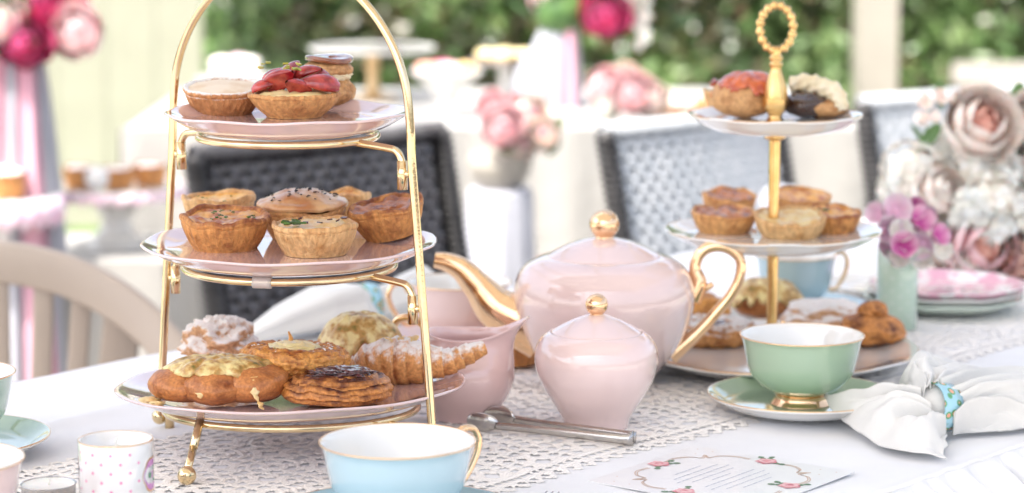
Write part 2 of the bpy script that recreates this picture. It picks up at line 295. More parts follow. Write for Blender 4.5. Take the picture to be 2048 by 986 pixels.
# crochet runner: real holes
def thread(m):
    p = m.node_tree.nodes['Principled BSDF']; tc = nd(m, 'ShaderNodeTexCoord'); vo = nd(m, 'ShaderNodeTexVoronoi'); vo.inputs['Scale'].default_value = 420; vo.inputs['Randomness'].default_value = .7; lk(m, tc.outputs['Object'], vo.inputs['Vector'])
    b = nd(m, 'ShaderNodeBump'); b.inputs['Strength'].default_value = 1; b.inputs['Distance'].default_value = .0004; b.invert = True; lk(m, vo.outputs['Distance'], b.inputs['Height']); lk(m, b.outputs[0], p.inputs['Normal'])
thread(LACE)
def runner():
    cs = .00135; na = int(2.35/cs); nb = int(.335/cs); A = np.arange(na)*cs; B = np.arange(nb)*cs
    AA0, BB0 = np.meshgrid(A, B, indexing='ij'); T = .060
    AA = AA0+.0022*np.sin(BB0*70+AA0*31)+.0015*np.sin(AA0*47); BB = BB0+.0022*np.sin(AA0*60+BB0*23)+.001*np.sin(AA0*113)
    u = (AA % T)/T-.5; w = ((BB+.017) % T)/T-.5; r = np.hypot(u, w)*T; th = np.arctan2(w, u)
    hole = (np.abs(r-.0155) < .0028) & (np.cos(6*th) > .20)
    hole |= (r < .0030)
    hole |= (np.abs(r-.0262) < .0024) & (np.cos(10*th+.5) > .35)
    hole |= (r > .0375)
    e = np.minimum(BB0, .335-BB0); sc_ = .008*np.abs(np.sin(AA0/.017*PI)); full = ~hole | (e < .034)
    full &= e > (.009-sc_)
    full &= ~((((AA % .0085)-.0042)**2+((e-.024)**2)*.8) < .0021**2)
    full &= ~((((AA % .017)-.0085)**2+((e-.0115)**2)) < .0024**2)
    h = .0007+.0004*np.cos((r-.0155)*1150)*(r < .031)*(e > .034)+.0003*np.sin(BB*1100)*(e < .034)
    gi = np.arange(0, na+8, 8); gj = np.arange(0, nb+8, 8); cz = np.array([[N3(i*cs*16, j*cs*16, 3)+.5*N3(i*cs*40, j*cs*40, 8) for j in gj] for i in gi])
    fi = np.arange(na)/8; fj = np.arange(nb)/8; i0 = fi.astype(int); j0 = fj.astype(int); ti = (fi-i0)[:, None]; tj = (fj-j0)[None, :]; ti = ti*ti*(3-2*ti); tj = tj*tj*(3-2*tj)
    big = cz[i0][:, j0]*(1-ti)*(1-tj)+cz[i0+1][:, j0]*ti*(1-tj)+cz[i0][:, j0+1]*(1-ti)*tj+cz[i0+1][:, j0+1]*ti*tj
    h = h+np.maximum(0, big+.1)*.0016
    mk = full.astype(float)
    for ax in (0, 1): mk = (np.roll(mk, 2, ax)+np.roll(mk, 1, ax)+mk+np.roll(mk, -1, ax)+np.roll(mk, -2, ax))/5
    h = .0002+np.clip((mk-.5)/.45, 0, 1)**.8*(h*.95)
    AA = AA0; BB = BB0
    keep = full[:-1, :-1] & full[1:, :-1] & full[:-1, 1:] & full[1:, 1:]
    off = .004*np.sin(AA*9)+.003*np.sin(AA*23)
    a = AA+.60; b = BB+.197+off
    X = U.x*a+Nn.x*(NEAR+b); Y = U.y*a+Nn.y*(NEAR+b); Z = TZ+h-.0008
    idx = -np.ones(na*nb, int); I, J = np.nonzero(keep); q = np.stack([I*nb+J, (I+1)*nb+J, (I+1)*nb+J+1, I*nb+J+1], 1)
    used = np.unique(q); idx[used] = np.arange(len(used)); q = idx[q]
    V = np.stack([X.ravel(), Y.ravel(), Z.ravel()], 1)[used]
    me = bpy.data.meshes.new('lace_runner'); me.vertices.add(len(V)); me.vertices.foreach_set('co', V.ravel())
    me.loops.add(q.size); me.loops.foreach_set('vertex_index', q.ravel().astype(np.int32)); me.polygons.add(len(q))
    me.polygons.foreach_set('loop_start', np.arange(0, q.size, 4, dtype=np.int32)); me.polygons.foreach_set('use_smooth', np.ones(len(q), bool))
    me.update(calc_edges=True); me.materials.append(LACE)
    return tag(link('lace_runner', me), 'cream crochet lace runner laid along the middle of the white cloth', 'table runner')
runner()
# ---------------------------------------------------------------- plates and wire stand
def plate_prof(R, H=.012, foot=.55, t=.0035, fl=.0045):
    return prof_smooth([(.0001, fl), (R*.5, fl), (R*.76, fl+.0004), (R*.86, fl+(H-fl)*.42), (R*.97, H), (R, H+.0004), (R*1.002, H-.0012), (R*.97, H-t*.8), (R*.84, H*.58-t*.9), (R*.70, .0014), (R*foot, .0005), (R*foot*.97, 0), (R*foot*.93, .001), (R*.3, .0012), (.0001, .0012)], 3)
def plate_mesh(R, mats, H=.012, scal=.006, rim=True, split=None, fl=.0045):
    fn = (lambda a, i, r, z: (r*(1+scal*(r/R)**3*math.cos(a*8)), z+.0006*(r/R)**4*math.cos(a*8))) if scal else None
    v, f = lathe(plate_prof(R, H, fl=fl), 96, fn, False); mb = MB().add(v, f)
    if split: mb.m = [0 if (i//96) < 15 else 1 for i in range(len(f))]
    return mb
S1 = Vector((-.175, 1.943, TZ)); AD = Vector((.82, -.57, 0)).normalized()
stand = thing('tiered_cake_stand', S1, 'gold wire three tier stand with arched handle holding the pink plates', 'cake stand')
# arch: legs and handle in one bent rod
def hw(z): return .142-.022*min(z, .25)/.25
arch = [AD*-.142+Vector((0, 0, .004))]+[AD*-hw(z)+Vector((0, 0, z)) for z in (.06, .12, .18, .235, .262)]
for k in range(1, 12):
    q = PI*k/12; arch.append(AD*(-.1195*math.cos(q))+Vector((0, 0, .265+.118*math.sin(q))))
arch += [AD*hw(z)+Vector((0, 0, z)) for z in (.262, .235, .18, .12, .06, .004)]
v, f = tube(smoothpath(arch, 6), .0033, 14); MB().add(v, f).build('arched_rod', BRASS, stand)
for s in (-1, 1): v, f = sphere(.0066); MB().add(v, f).build('ball_foot', BRASS, stand, loc=AD*.142*s+Vector((0, 0, .0068)))
TIERS = [(.138, .0520, .1000), (.1155, .166, .0825), (.0955, .2685, .0695)]      # plate radius, rim height, ring radius
fr = Vector((-.063, -.078, 0)).normalized()
def ringpts(r, z, n=72): return [(r*math.cos(2*PI*k/n), r*math.sin(2*PI*k/n), z) for k in range(n)]
for k, (R, z, rr) in enumerate(TIERS):
    zr = z-.0195; v, f = tube([(p[0], p[1], p[2]-(.05*p[1] if k == 0 else 0)) for p in ringpts(rr, zr)], .0029, 10, True); MB().add(v, f).build('tier_ring', BRASS, stand)
    for s in (-1, 1):
        h0 = hw(zr)-.0085
        arm = [AD*s*(rr-.002)+Vector((0, 0, zr-.001)), AD*s*(rr+.6*(h0-rr))+Vector((0, 0, zr-.003)), AD*s*(h0-.005)+Vector((0, 0, zr-.005)), AD*s*h0+Vector((0, 0, zr-.012)), AD*s*h0+Vector((0, 0, zr-.018))]
        v, f = tube(smoothpath(arm, 6), .0029, 10); mb = MB().add(v, f); mb.build('bracket_arm', BRASS, stand)
        c = AD*s*(h0+.0005); v, f = tube([c+Vector((0, 0, zr-.012)), c+Vector((0, 0, zr-.034))], .0040, 14); mb = MB().add(v, f)
        v, f = sphere(.0030, 10, 6); mb.add([Vector(p)+AD*s*(h0+.005)+Vector((0, 0, zr-.022)) for p in v], f); mb.build('socket', BRASS, stand)
# front leg
ft = Vector((-.068, -.122, 0)); top = fr*.100+Vector((0, 0, .0365)); mid_ = top.lerp(ft+Vector((0, 0, .011)), .52)
v, f = tube([top+Vector((0, 0, .003)), mid_], .0034, 12); mb = MB().add(v, f); v, f = tube([mid_, ft+Vector((0, 0, .010))], .0031, 12); mb.add(v, f)
lg = mb.build('front_leg', BRASS, stand); v, f = sphere(.0072); MB().add(v, f).build('ball_foot', BRASS, lg, loc=ft+Vector((0, 0, .0072)))
clr = mat('clear_plastic', (.85, .78, .75), .3, spec=.5, trans=.5); an = math.atan2(-.0812, -.0135)
v, f = tube([(.0825*math.cos(an+t), .0825*math.sin(an+t), .1465) for t in (-.085, -.04, 0, .04, .085)], .0046, 12); MB().add(v, f).build('plastic_clip', clr, stand)
PL = []
for (R, z, rr), nm in zip(TIERS, ('large pink plate on the lowest tier of the gold wire stand', 'medium pink plate on the middle tier of the gold wire stand', 'small pink plate on the top tier of the gold wire stand')):
    o = plate_mesh(R, None, .0170, fl=.0100).build('serving_plate', PINKP); o.location = S1+Vector((0, 0, z-.0170)); o.rotation_euler = (-.05 if R > .13 else 0, 0, .3); tag(o, nm, 'plate', 'pink plates on the wire stand'); PL.append(z-.0170+.0101)
# ---------------------------------------------------------------- pastry builders
def put(o, loc, rz=0, tilt=(0, 0)):
    o.location = loc; o.rotation_euler = (tilt[0], tilt[1], rz); return o
def tart(label, loc, rt, rb, h, shell, fill, seed=0, dome=-.003, rough=.0015, rz=0, tilt=(0, 0), cat='tart', top=None, name='tart', wav=.004, lipdrop=0, group=None, n=96):
    t = thing(name, loc, label, cat, group); t.rotation_euler = (tilt[0], tilt[1], rz)
    lip = rt*.055
    prof = [(rb*.4, 0), (rb*.93, 0), (rb, .0012), (rb+(rt-rb)*.30, h*.25), (rb+(rt-rb)*.62, h*.5), (rb+(rt-rb)*.86, h*.76), (rt*.955, h*.80), (rt*1.0, h*.88), (rt*1.0, h*.97), (rt*.965, h*1.02), (rt*.90, h*1.0), (rt*.86, h*.93), (rt*.82, h*.8)]
    prof = prof_smooth(prof, 3); tone = []
    def fn(a, i, r, z):
        zz = z/h; side = math.exp(-((zz-.42)/.36)**2) if r > rb*.6 else 0
        fl = 1.1*math.sin(a*37+3*N3(math.cos(a)*2, math.sin(a)*2, seed))+1.6*N3(math.cos(a)*9+seed, math.sin(a)*9, zz*1.2)+.5*N3(math.cos(a)*22+seed, math.sin(a)*22, zz*2)
        rr = r*(1+.019*fl*side)+rt*.025*N3(math.cos(a)*1.3+seed, math.sin(a)*1.3, 2)*zz
        z2 = z+(wav*N3(math.cos(a)*1.8+seed, math.sin(a)*1.8, 5)+.0009*N3(math.cos(a)*9, math.sin(a)*9, seed))*max(0, zz-.5)*2
        tone.append(.10*zz**4+.10*N3(math.cos(a)*3+seed, math.sin(a)*3, zz*2)+(.12 if zz > .93 else 0)-.05)
        return rr, z2
    v, f = lathe(prof, n, fn); mb = MB().add(v, f, 0, tone); mb.build('crust', shell, t)
    R2 = rt*.90; fv = [(0, 0, h*.93+dome+rough*FB(0, 0, seed))]; K = 14; M = 48
    for i in range(1, K+1):
        for k in range(M):
            r = R2*i/K; a = 2*PI*k/M; x, y = r*math.cos(a), r*math.sin(a); q = (i/K)
            wv = (wav*N3(math.cos(a)*1.8+seed, math.sin(a)*1.8, 5))*q*.9
            fv.append((x, y, h*.93+dome*(1-q**2.5)+wv+rough*FB(x*110+seed, y*110, seed, 3)))
    ff = [(0, 1+k, 1+(k+1) % M) for k in range(M)]+[(1+(i-1)*M+k, 1+i*M+k, 1+i*M+(k+1) % M, 1+(i-1)*M+(k+1) % M) for i in range(1, K) for k in range(M)]
    MB().add(fv, ff).build('filling', fill, t)
    return t
def blob(nm, parent, m, rx, ry, rz, seed=0, amp=.12, fr_=2.0, pw=1.0, nu=80, nv=48, loc=None, flat=.0, ridges=0, fine=.02, bottom=None, tonef=None, ret=False):
    v = []; tone = []
    for i in range(nv+1):
        ph = PI*i/nv
        for k in range(nu):
            a = 2*PI*k/nu; d = Vector((math.sin(ph)*math.cos(a), math.sin(ph)*math.sin(a), -math.cos(ph)))
            e = Vector((math.copysign(abs(d.x)**pw, d.x), math.copysign(abs(d.y)**pw, d.y), math.copysign(abs(d.z)**pw, d.z)))
            nn = FB(d.x*fr_+seed, d.y*fr_, d.z*fr_, 3); s = 1+amp*nn+fine*(N3(d.x*14, d.y*14+seed, d.z*14)+.7*N3(d.x*30, d.y*30, d.z*38+seed))
            if ridges: s += ridges*math.sin(d.z*22+3*N3(d.x*2, d.y*2, seed))*abs(math.sin(ph))
            p = Vector((e.x*rx*s, e.y*ry*s, e.z*rz*s+rz))
            if bottom is not None: p.z = max(p.z, bottom)
            v.append(p); tone.append((-.35*nn+.25*max(0, d.z)-.1) if tonef is None else tonef(d, nn))
    f = [(i*nu+k, i*nu+(k+1) % nu, (i+1)*nu+(k+1) % nu, (i+1)*nu+k) for i in range(nv) for k in range(nu)]
    mb = MB().add(v, f, 0, tone)
    if ret: return mb
    return mb.build(nm, m, parent, loc=loc)
def scatter(nm, parent, m, n, fn, size, seed=1, shape='chip'):
    r = random.Random(seed); mb = MB()
    for i in range(n):
        c = Vector(fn(r)); s = size*r.uniform(.6, 1.3); M = Matrix.Translation(c) @ Matrix.Rotation(r.uniform(0, 6.28), 4, 'Z') @ Matrix.Rotation(r.uniform(-.5, .5), 4, 'X')
        if shape == 'chip': v, f = box(-s, s, -s*.6, s*.6, -s*.25, s*.3)
        else: v, f = lathe([(0, -s*.3), (s*.5, -s*.1), (s*.5, s*.15), (0, s*.3)], 6); v = [(x*1.8, y, z) for x, y, z in v]
        mb.add([M @ Vector(p) for p in v], f)
    return mb.build(nm, m, parent, shape != 'chip')
# top tier ----------------------------------------------------------------
zT, zM, zB = PL[2], PL[1], PL[0]
tart('round pie with sugar dusted flat top at the left of the top pink plate', at(449, 226, zT),   .0325, .0225, .0225, DUSTED, ICING, 3, .0030, .0003, wav=.0008, tilt=(.13, 0), cat='pie', name='iced_pie')
st = tart('custard tart heaped with cut strawberries on the top pink plate', at(589, 233, zT), .0365, .0225, .0190, SHELL, CUSTARD, 7, .004, .0018, wav=.0015, name='strawberry_tart')
def strawberry(parent, loc, s, rot, nm='strawberry_piece'):
    v = []; K = 10; M = 14
    for i in range(K+1):
        t = i/K; r = s*.66*math.sin(PI*min(1, t*.93+.05))**.5*(1-.40*t)
        for k in range(M):
            a = 2*PI*k/M; y = r*math.sin(a); y = max(y, -r*.25); v.append((r*math.cos(a), y, s*(t-.5)*1.7+s*.03*N3(a, t*4, s*900)))
    f = [(i*M+k, i*M+(k+1) % M, (i+1)*M+(k+1) % M, (i+1)*M+k) for i in range(K) for k in range(M)]
    o = MB().add(v, f).build(nm, BERRY, parent, loc=loc); o.rotation_euler = rot; return o
for (x, y, z, s, r) in [(-.020, -.008, .0275, .0085, (1.2, .3, 1.5)), (-.010, -.012, .031, .0105, (.9, .7, .6)), (.004, -.016, .0275, .0095, (1.0, -.6, -.4)), (.0195, -.010, .0295, .0115, (1.4, .1, -1.35)), (.010, .004, .034, .010, (1.2, .2, 1.1)), (-.003, .004, .0345, .0105, (.7, .5, 2.0)), (-.014, .010, .031, .0095, (1.1, -.3, 2.4)), (.017, .012, .031, .0095, (1.2, 0, -.6))]:
    strawberry(st, (x*1.05, y, z*.86+(.003 if z > .03 else 0)), s*1.60, r)
scatter('pistachio_crumb', st, NUT, 26, lambda r: (r.choice([-.025, -.023, .001, .003, -.004])+r.uniform(-.004, .004), r.uniform(-.012, .004), .022+r.uniform(0, .003) if r.random() < .4 else .041+r.uniform(-.003, .002)), .0020, 5)
cb_ = thing('choux_bun', at(657, 220, zT)+Vector((0, .012, 0)), 'tall glazed choux bun with shiny caramel lid behind the strawberry tart', 'pastry')
blob('bun_base', cb_, BUNS, .021, .021, .0135, 4, .10, 2); blob('cream_layer', cb_, CREAM, .0185, .0185, .006, 6, .12, 3, loc=(0, 0, .0215)); blob('bun_top', cb_, BUNS, .0205, .0205, .0085, 9, .08, 2, loc=(-.001, 0, .0235))
v, f = lathe(prof_smooth([(.0001, .0425), (.010, .0428), (.0165, .0432), (.019, .0425), (.0195, .0405), (.018, .0385), (.010, .038), (.0001, .038)], 3), 48, lambda a, i, r, z: (r*(1+.04*math.sin(3*a)), z+.0008*math.sin(2*a)-.05*r*math.cos(a+.6))); MB().add(v, f).build('caramel_lid', CARAMEL, cb_)
# middle tier -------------------------------------------------------------
t = tart('pale tart with yellow quiche filling at the back left of the middle pink plate', at(430, 463, zM)+Vector((0, .03, 0)), .031, .022, .026, SHELLP, QUICHEY, 11, -.003, .001, wav=.004, name='quiche')
scatter('herb', t, HERB, 9, lambda r: (r.uniform(-.02, .02), r.uniform(-.02, .02), .0235), .0011, 3)
t = tart('deep browned quiche at the front left of the middle pink plate', at(450, 496, zM), .0355, .0255, .0275, SHELLB, QUICHE, 21, -.002, .0022, wav=.0035, name='quiche', tilt=(.08, .02))
scatter('herb', t, HERB, 16, lambda r: (r.uniform(-.012, .024), r.uniform(-.018, .018), .0265+r.uniform(0, .002)), .0013, 8)
t = thing('meat_pie', at(600, 487, zM)+Vector((0, .028, 0)), 'domed pie with shiny lid strewn with black sesame seeds', 'pie')
tp_ = tart(None, (0, 0, 0), .035, .025, .026, SHELL, TOPB, 31, .001, .0005, name='x')
for c in list(tp_.children):
    if c.name.startswith('crust'): c.parent = t
    else: bpy.data.objects.remove(c)
bpy.data.objects.remove(tp_)
v, f = lathe(prof_smooth([(.0362, .026), (.0372, .0285), (.0350, .0310), (.031, .0325), (.029, .0335), (.020, .0375), (.010, .0395), (.0001, .040)], 4), 72, lambda a, i, r, z: (r*(1+.02*N3(math.cos(a)*2, math.sin(a)*2, 3)), z+.0016*FB(math.cos(a)*r*70, math.sin(a)*r*70, 4, 3)), False); MB().add(v, f, 0, [.1*N3(p[0]*80, p[1]*80) for p in v]).build('lid', TOPB, t)
def lidz(r): return float(np.interp(r, [0, .01, .02, .029, .031, .035], [.040, .0395, .0375, .0335, .0325, .031]))
def seedfn(r):
    a = r.uniform(0, 6.28); q = .031*math.sqrt(r.random()); return (q*math.cos(a), q*math.sin(a), lidz(q)+.0012)
scatter('sesame_seed', t, SEED, 70, seedfn, .0017, 12, 'seed')
tart('small pale tart half hidden behind the sesame pie on the middle plate', at(660, 468, zM)+Vector((.004, .06, 0)), .027, .02, .0255, SHELLP, QUICHE, 41, -.002, .001, name='quiche')
t = tart('light pastry quiche with green herb topping at the front centre of the middle plate', at(632, 506, zM)+Vector((0, -.004, 0)), .0335, .0245, .0245, SHELLP, CHEESEP, 51, .001, .0018, wav=.003, name='quiche')
scatter('herb', t, HERB, 12, lambda r: (r.uniform(-.024, -.006), r.uniform(-.02, -.004), .0262+r.uniform(0, .0015)), .0024, 9)
o = scatter('charred_bit', t, JAM, 8, lambda r: (r.uniform(-.02, .022), r.uniform(-.016, .016), .0262), .0022, 2)
t = tart('browned tart leaning against the right side of the middle pink plate', at(783, 482, zM)+Vector((0, .006, .004)), .0310, .0215, .0265, SHELLB, QUICHEB, 61, -.003, .003, wav=.005, name='quiche', tilt=(.10, -.20))
# bottom tier -------------------------------------------------------------
t = thing('almond_pastry', at(432, 742, zB)+Vector((0, .022, 0)), 'sugar dusted almond pastry at the back left of the lowest plate', 'pastry')
blob('pastry_body', t, ALMOND, .029, .024, .0205, 3, .30, 2.2, fine=.05)
r = random.Random(5); mb = MB()
for i in range(26):
    a = r.uniform(0, 6.28); q = r.uniform(.2, 1)*.023; c = Vector((q*math.cos(a), q*math.sin(a)*.8, .041-.018*(q/.023)**2+r.uniform(-.002, .002)))
    v, f = lathe([(0, -.0006), (.0055, -.0004), (.006, 0), (.0055, .0004), (0, .0006)], 10); M = Matrix.Translation(c) @ Matrix.Rotation(r.uniform(-.7, .7), 4, 'X') @ Matrix.Rotation(r.uniform(-.7, .7), 4, 'Y'); mb.add([M @ Vector((p[0], p[1]*.65, p[2])) for p in v], f, 0, r.uniform(-.3, .2))
o = mb.build('almond_flake', ALMOND, t); o['kind'] = 'stuff'
def cheese_cap(parent, m, rx, ry, rz, seed, cut=.25, amp=.12, lift=.0012, name='melted_cheese'):
    nu, nv = 96, 40; v = []; keep = []
    for i in range(nv+1):
        ph = PI*i/nv
        for k in range(nu):
            a = 2*PI*k/nu; d = Vector((math.sin(ph)*math.cos(a), math.sin(ph)*math.sin(a), -math.cos(ph)))
            nn = FB(d.x*2+seed, d.y*2, d.z*2, 3); s = 1+amp*nn; l = lift*(1+.8*FB(d.x*9, d.y*9, d.z*9+seed, 2))
            v.append(Vector((d.x*(rx*s+l), d.y*(ry*s+l), d.z*(rz*s+l)+rz+.0003)))
            drip = cut+.35*N3(math.cos(a)*3+seed, math.sin(a)*3, 1)+.55*N3(math.cos(a)*6, math.sin(a)*6+seed, 2)
            keep.append(d.z > drip)
    f = [(i*nu+k, i*nu+(k+1) % nu, (i+1)*nu+(k+1) % nu, (i+1)*nu+k) for i in range(nv) for k in range(nu)]
    f = [q for q in f if sum(keep[j] for j in q) >= 3]
    o = MB().add(v, f).build(name, m, parent); s = o.modifiers.new('s', 'SOLIDIFY'); s.thickness = .0016; s.offset = 0; return o
t = thing('cheese_bread_roll', at(435, 808, zB+.0035)+Vector((0, .008, 0)), 'brown bread roll with melted cheese and herbs at the front left of the lowest plate', 'bread roll')
for (x, y, rx, ry, rz, sd) in [(-.026, .004, .029, .029, .0140, 2), (.000, -.005, .030, .030, .0150, 5), (.026, .000, .030, .030, .0160, 8)]:
    blob('bun_lobe', t, BREAD, rx, ry, rz, sd, .06, 1.4, fine=.012, loc=(x, y, 0))
def slab(parent, m, rx, ry, z, seed, nm='melted_cheese', thick=.003, drape=.010, loc=(0, 0, 0)):
    "a ragged melted layer that hangs over the edge"
    K, M = 22, 120; v = []; tone = []
    for i in range(K+1):
        q = i/K
        for k in range(M):
            a = 2*PI*k/M; ca, sa = math.cos(a), math.sin(a); e_ = 1+.22*N3(ca*2+seed, sa*2, 1)+.16*N3(ca*6, sa*6+seed, 2)+.10*N3(ca*13, sa*13, seed)
            rr = q*e_; x, y = rx*rr*ca, ry*rr*sa
            v.append((x+loc[0], y+loc[1], loc[2]+z-drape*max(0, rr)**3.2+.0022*FB(x*120+seed, y*120, seed, 3)+(.0008 if q < .97 else -.0006))); tone.append(.3*N3(x*90, y*90, seed))
    f = [(i*M+k, i*M+(k+1) % M, (i+1)*M+(k+1) % M, (i+1)*M+k) for i in range(K) for k in range(M)]
    o = MB().add(v, f, 0, tone).build(nm, m, parent); s_ = o.modifiers.new('s', 'SOLIDIFY'); s_.thickness = thick; s_.offset = -1; return o
slab(t, CHEESE, .043, .027, .0315, 3, drape=.008, loc=(.002, .004, 0))
for (x0, y0, z0, x1, y1, z1, w) in [(-.008, -.026, .022, -.011, -.0330, .010, .0050), (.030, -.024, .025, .032, -.0310, .010, .0040), (.0322, -.0310, .011, .038, -.036, .002, .0028)]:
    P_ = smoothpath([(x0, y0, z0), ((x0+x1)/2, (y0+y1)/2-.0015, (z0+z1)/2), (x1, y1, z1)], 6); v, f = tube(P_, [w*.9, w*.45, w*.85, w*.4], 12, squash=.4); MB().add([Vector(p)+Vector((.0018*N3(p[0]*300, p[2]*400), 0, .0015*N3(p[1]*300, p[2]*300))) for p in v], f).build('cheese_drip', CHEESEP, t)
for i, (x, y, sx) in enumerate([(-.052, -.006, .009), (-.045, -.020, .006)]): blob('cheese_crumb', t, CHEESEP, sx, sx*.7, .0022, i*3, .35, 3, loc=(x, y, .0006), nu=24, nv=12, fine=.1)
def danish(t, R, r0, H, m, seed, K=190, M=48, flk=.045):
    v = []; tone = []
    for i in range(K):
        a = 2*PI*i/K
        for k in range(M):
            q = 2*PI*k/M; rr = r0*(1+.15*FB(math.cos(a)*3.4+seed, math.sin(a)*2.4, 1, 2)+flk*math.sin(a*11+q*1.3+2*N3(a, seed))+.05*N3(math.cos(a)*16, math.sin(a)*16, q*3)+.035*math.sin(q*9+a*3)+.06*N3(math.cos(a)*14, math.sin(a)*14, q*9)+.16*(((q*1.9+a*.5+.9*N3(math.cos(a)*3, math.sin(a)*3, q)) % 1)-.5))
            v.append(((R+rr*math.cos(q))*math.cos(a), (R+rr*math.cos(q))*math.sin(a)*.92, H/2+rr*math.sin(q)*H/(2*r0)))
            tone.append(.22*math.sin(q)-.42*(((q*1.9+a*.5+.9*N3(math.cos(a)*3, math.sin(a)*3, q)) % 1)-.5)+.35*N3(math.cos(a)*4, math.sin(a)*4, q*2))
    f = [(i*M+k, ((i+1) % K)*M+k, ((i+1) % K)*M+(k+1) % M, i*M+(k+1) % M) for i in range(K) for k in range(M)]
    return MB().add(v, f, 0, tone).build('pastry_ring', m, t)
t = thing('custard_danish', at(584, 752, zB+.018)+Vector((0, .012, .001)), 'golden flaky danish with custard centre stacked on the other pastries', 'pastry'); t.rotation_euler = (-.06, .03, 0)
danish(t, .0305, .0130, .0205, FLAKY, 2)
blob('custard', t, CUSTARD, .021, .020, .0065, 5, .15, 4, loc=(0, 0, .0115), fine=.06)
scatter('sugar_dust', t, POWDER, 60, lambda r: (lambda a, q: (q*math.cos(a), q*math.sin(a)*.9, .0212-(q-.030)**2*70))(r.uniform(0, 6.28), r.uniform(.022, .036)), .0009, 4)
v, f = tube([(-.004, .006, .018), (-.003, .006, .026), (-.005, .006, .031)], [.003, .0018, .0006], 5); MB().add(v, f, 0, -.2).build('pastry_flake', FLAKY, t)
t = thing('fruit_swirl', at(673, 814, zB+.0035)+Vector((0, .012, 0)), 'dark baked swirl pastry with sticky fruit on top at the front of the lowest plate', 'pastry')
v = []; tone = []; K = 160; M = 52
for i in range(K):
    a = 2*PI*i/K
    for k in range(M):
        q = PI*(k/(M-1))-PI/2; ee = abs(math.cos(q))**.55; z = .0118*math.copysign(abs(math.sin(q))**.8, math.sin(q))
        g = 1-2*((z*190+a*.16+.5*N3(math.cos(a)*3, math.sin(a)*3, z*90)) % 1); rr = .0425*ee*(1+.038*g+.05*FB(math.cos(a)*1.7, math.sin(a)*1.7, z*90+3, 3))
        if k > M-18: z += .0012*math.sin(rr*900-a)
        v.append((rr*math.cos(a), rr*.85*math.sin(a), .0128+z+.002*N3(math.cos(a)*1.5, math.sin(a)*1.5, 8))); tone.append(-.30*g+.35*max(0, math.sin(q))-.25*(1 if .2 > a or a > 5.7 else 0)+.25*N3(math.cos(a)*3, math.sin(a)*3, z*300))
f = [(i*M+k, ((i+1) % K)*M+k, ((i+1) % K)*M+k+1, i*M+k+1) for i in range(K) for k in range(M-1)]
MB().add(v, f, 0, tone).build('pastry_coil', FLAKYD, t)
blob('fruit_filling', t, JAM, .023, .018, .0035, 3, .35, 3.5, loc=(.002, 0, .0215), fine=.1)
scatter('raisin', t, JAM, 9, lambda r: (r.uniform(-.016, .022), r.uniform(-.014, .008), .0275), .003, 4, 'seed')
t = thing('cheese_bread_roll', at(716, 745, zB)+Vector((0, .035, 0)), 'herb and cheese crusted roll at the back right of the lowest plate', 'bread roll')
blob('bun_lobe', t, BREAD, .033, .026, .0185, 14, .14, 2); slab(t, CHEESE, .034, .027, .0400, 9, drape=.022)
t = thing('almond_croissant', at(830, 765, zB)+Vector((0, .004, 0)), 'sugar dusted almond croissant whose tip overhangs the right rim of the lowest plate', 'croissant')
path = smoothpath([(-.050, .004, .008), (-.036, .004, .014), (-.016, -.002, .0175), (.006, -.006, .0175), (.026, -.008, .018), (.042, -.006, .0235), (.056, -.001, .0285)], 24)
K = len(path); R_ = interp([.008, .0155, .0200, .0215, .0180, .0130, .0105, .0090, .006], K); v = []; tone = []; M = 26
for i, p in enumerate(path):
    s = i/(K-1); step = (s*11.3+.25*math.sin(s*17)) % 1; R1 = R_[i]*(.91+.15*step**1.2)
    tdir = (path[min(i+1, K-1)]-path[max(i-1, 0)]).normalized(); n1 = Vector((0, 0, 1)); n1 = (n1-tdir*n1.dot(tdir)).normalized(); b1 = tdir.cross(n1)
    for k in range(M):
        q = 2*PI*k/M; rr = R1*(1+.07*N3(math.cos(q)*2, math.sin(q)*2, s*14)+.05*math.sin(q*7+s*40)*.6)
        v.append(p+n1*rr*math.cos(q)*.92+b1*rr*math.sin(q)); tone.append(.28-.75*step+.3*N3(q*2, s*20)+.12*math.sin(q*9+s*60))
f = [(i*M+k, i*M+(k+1) % M, (i+1)*M+(k+1) % M, (i+1)*M+k) for i in range(K-1) for k in range(M)]+[tuple(range(M))[::-1], tuple((K-1)*M+k for k in range(M))]
MB().add(v, f, 0, tone).build('croissant_body', FLAKYS, t)
r = random.Random(9); mb = MB()
for i in range(7):
    v, f = lathe([(0, -.0005), (.0042, -.0004), (.0046, 0), (.0042, .0004), (0, .0005)], 10); M_ = Matrix.Translation((r.uniform(-.022, .014), r.uniform(-.01, .004), .036+r.uniform(-.002, .001))) @ Matrix.Rotation(r.uniform(-.9, .9), 4, 'X') @ Matrix.Rotation(r.uniform(-.5, .5), 4, 'Y'); mb.add([M_ @ Vector(p) for p in v], f)
mb.build('almond_flake', CHEESEP, t)
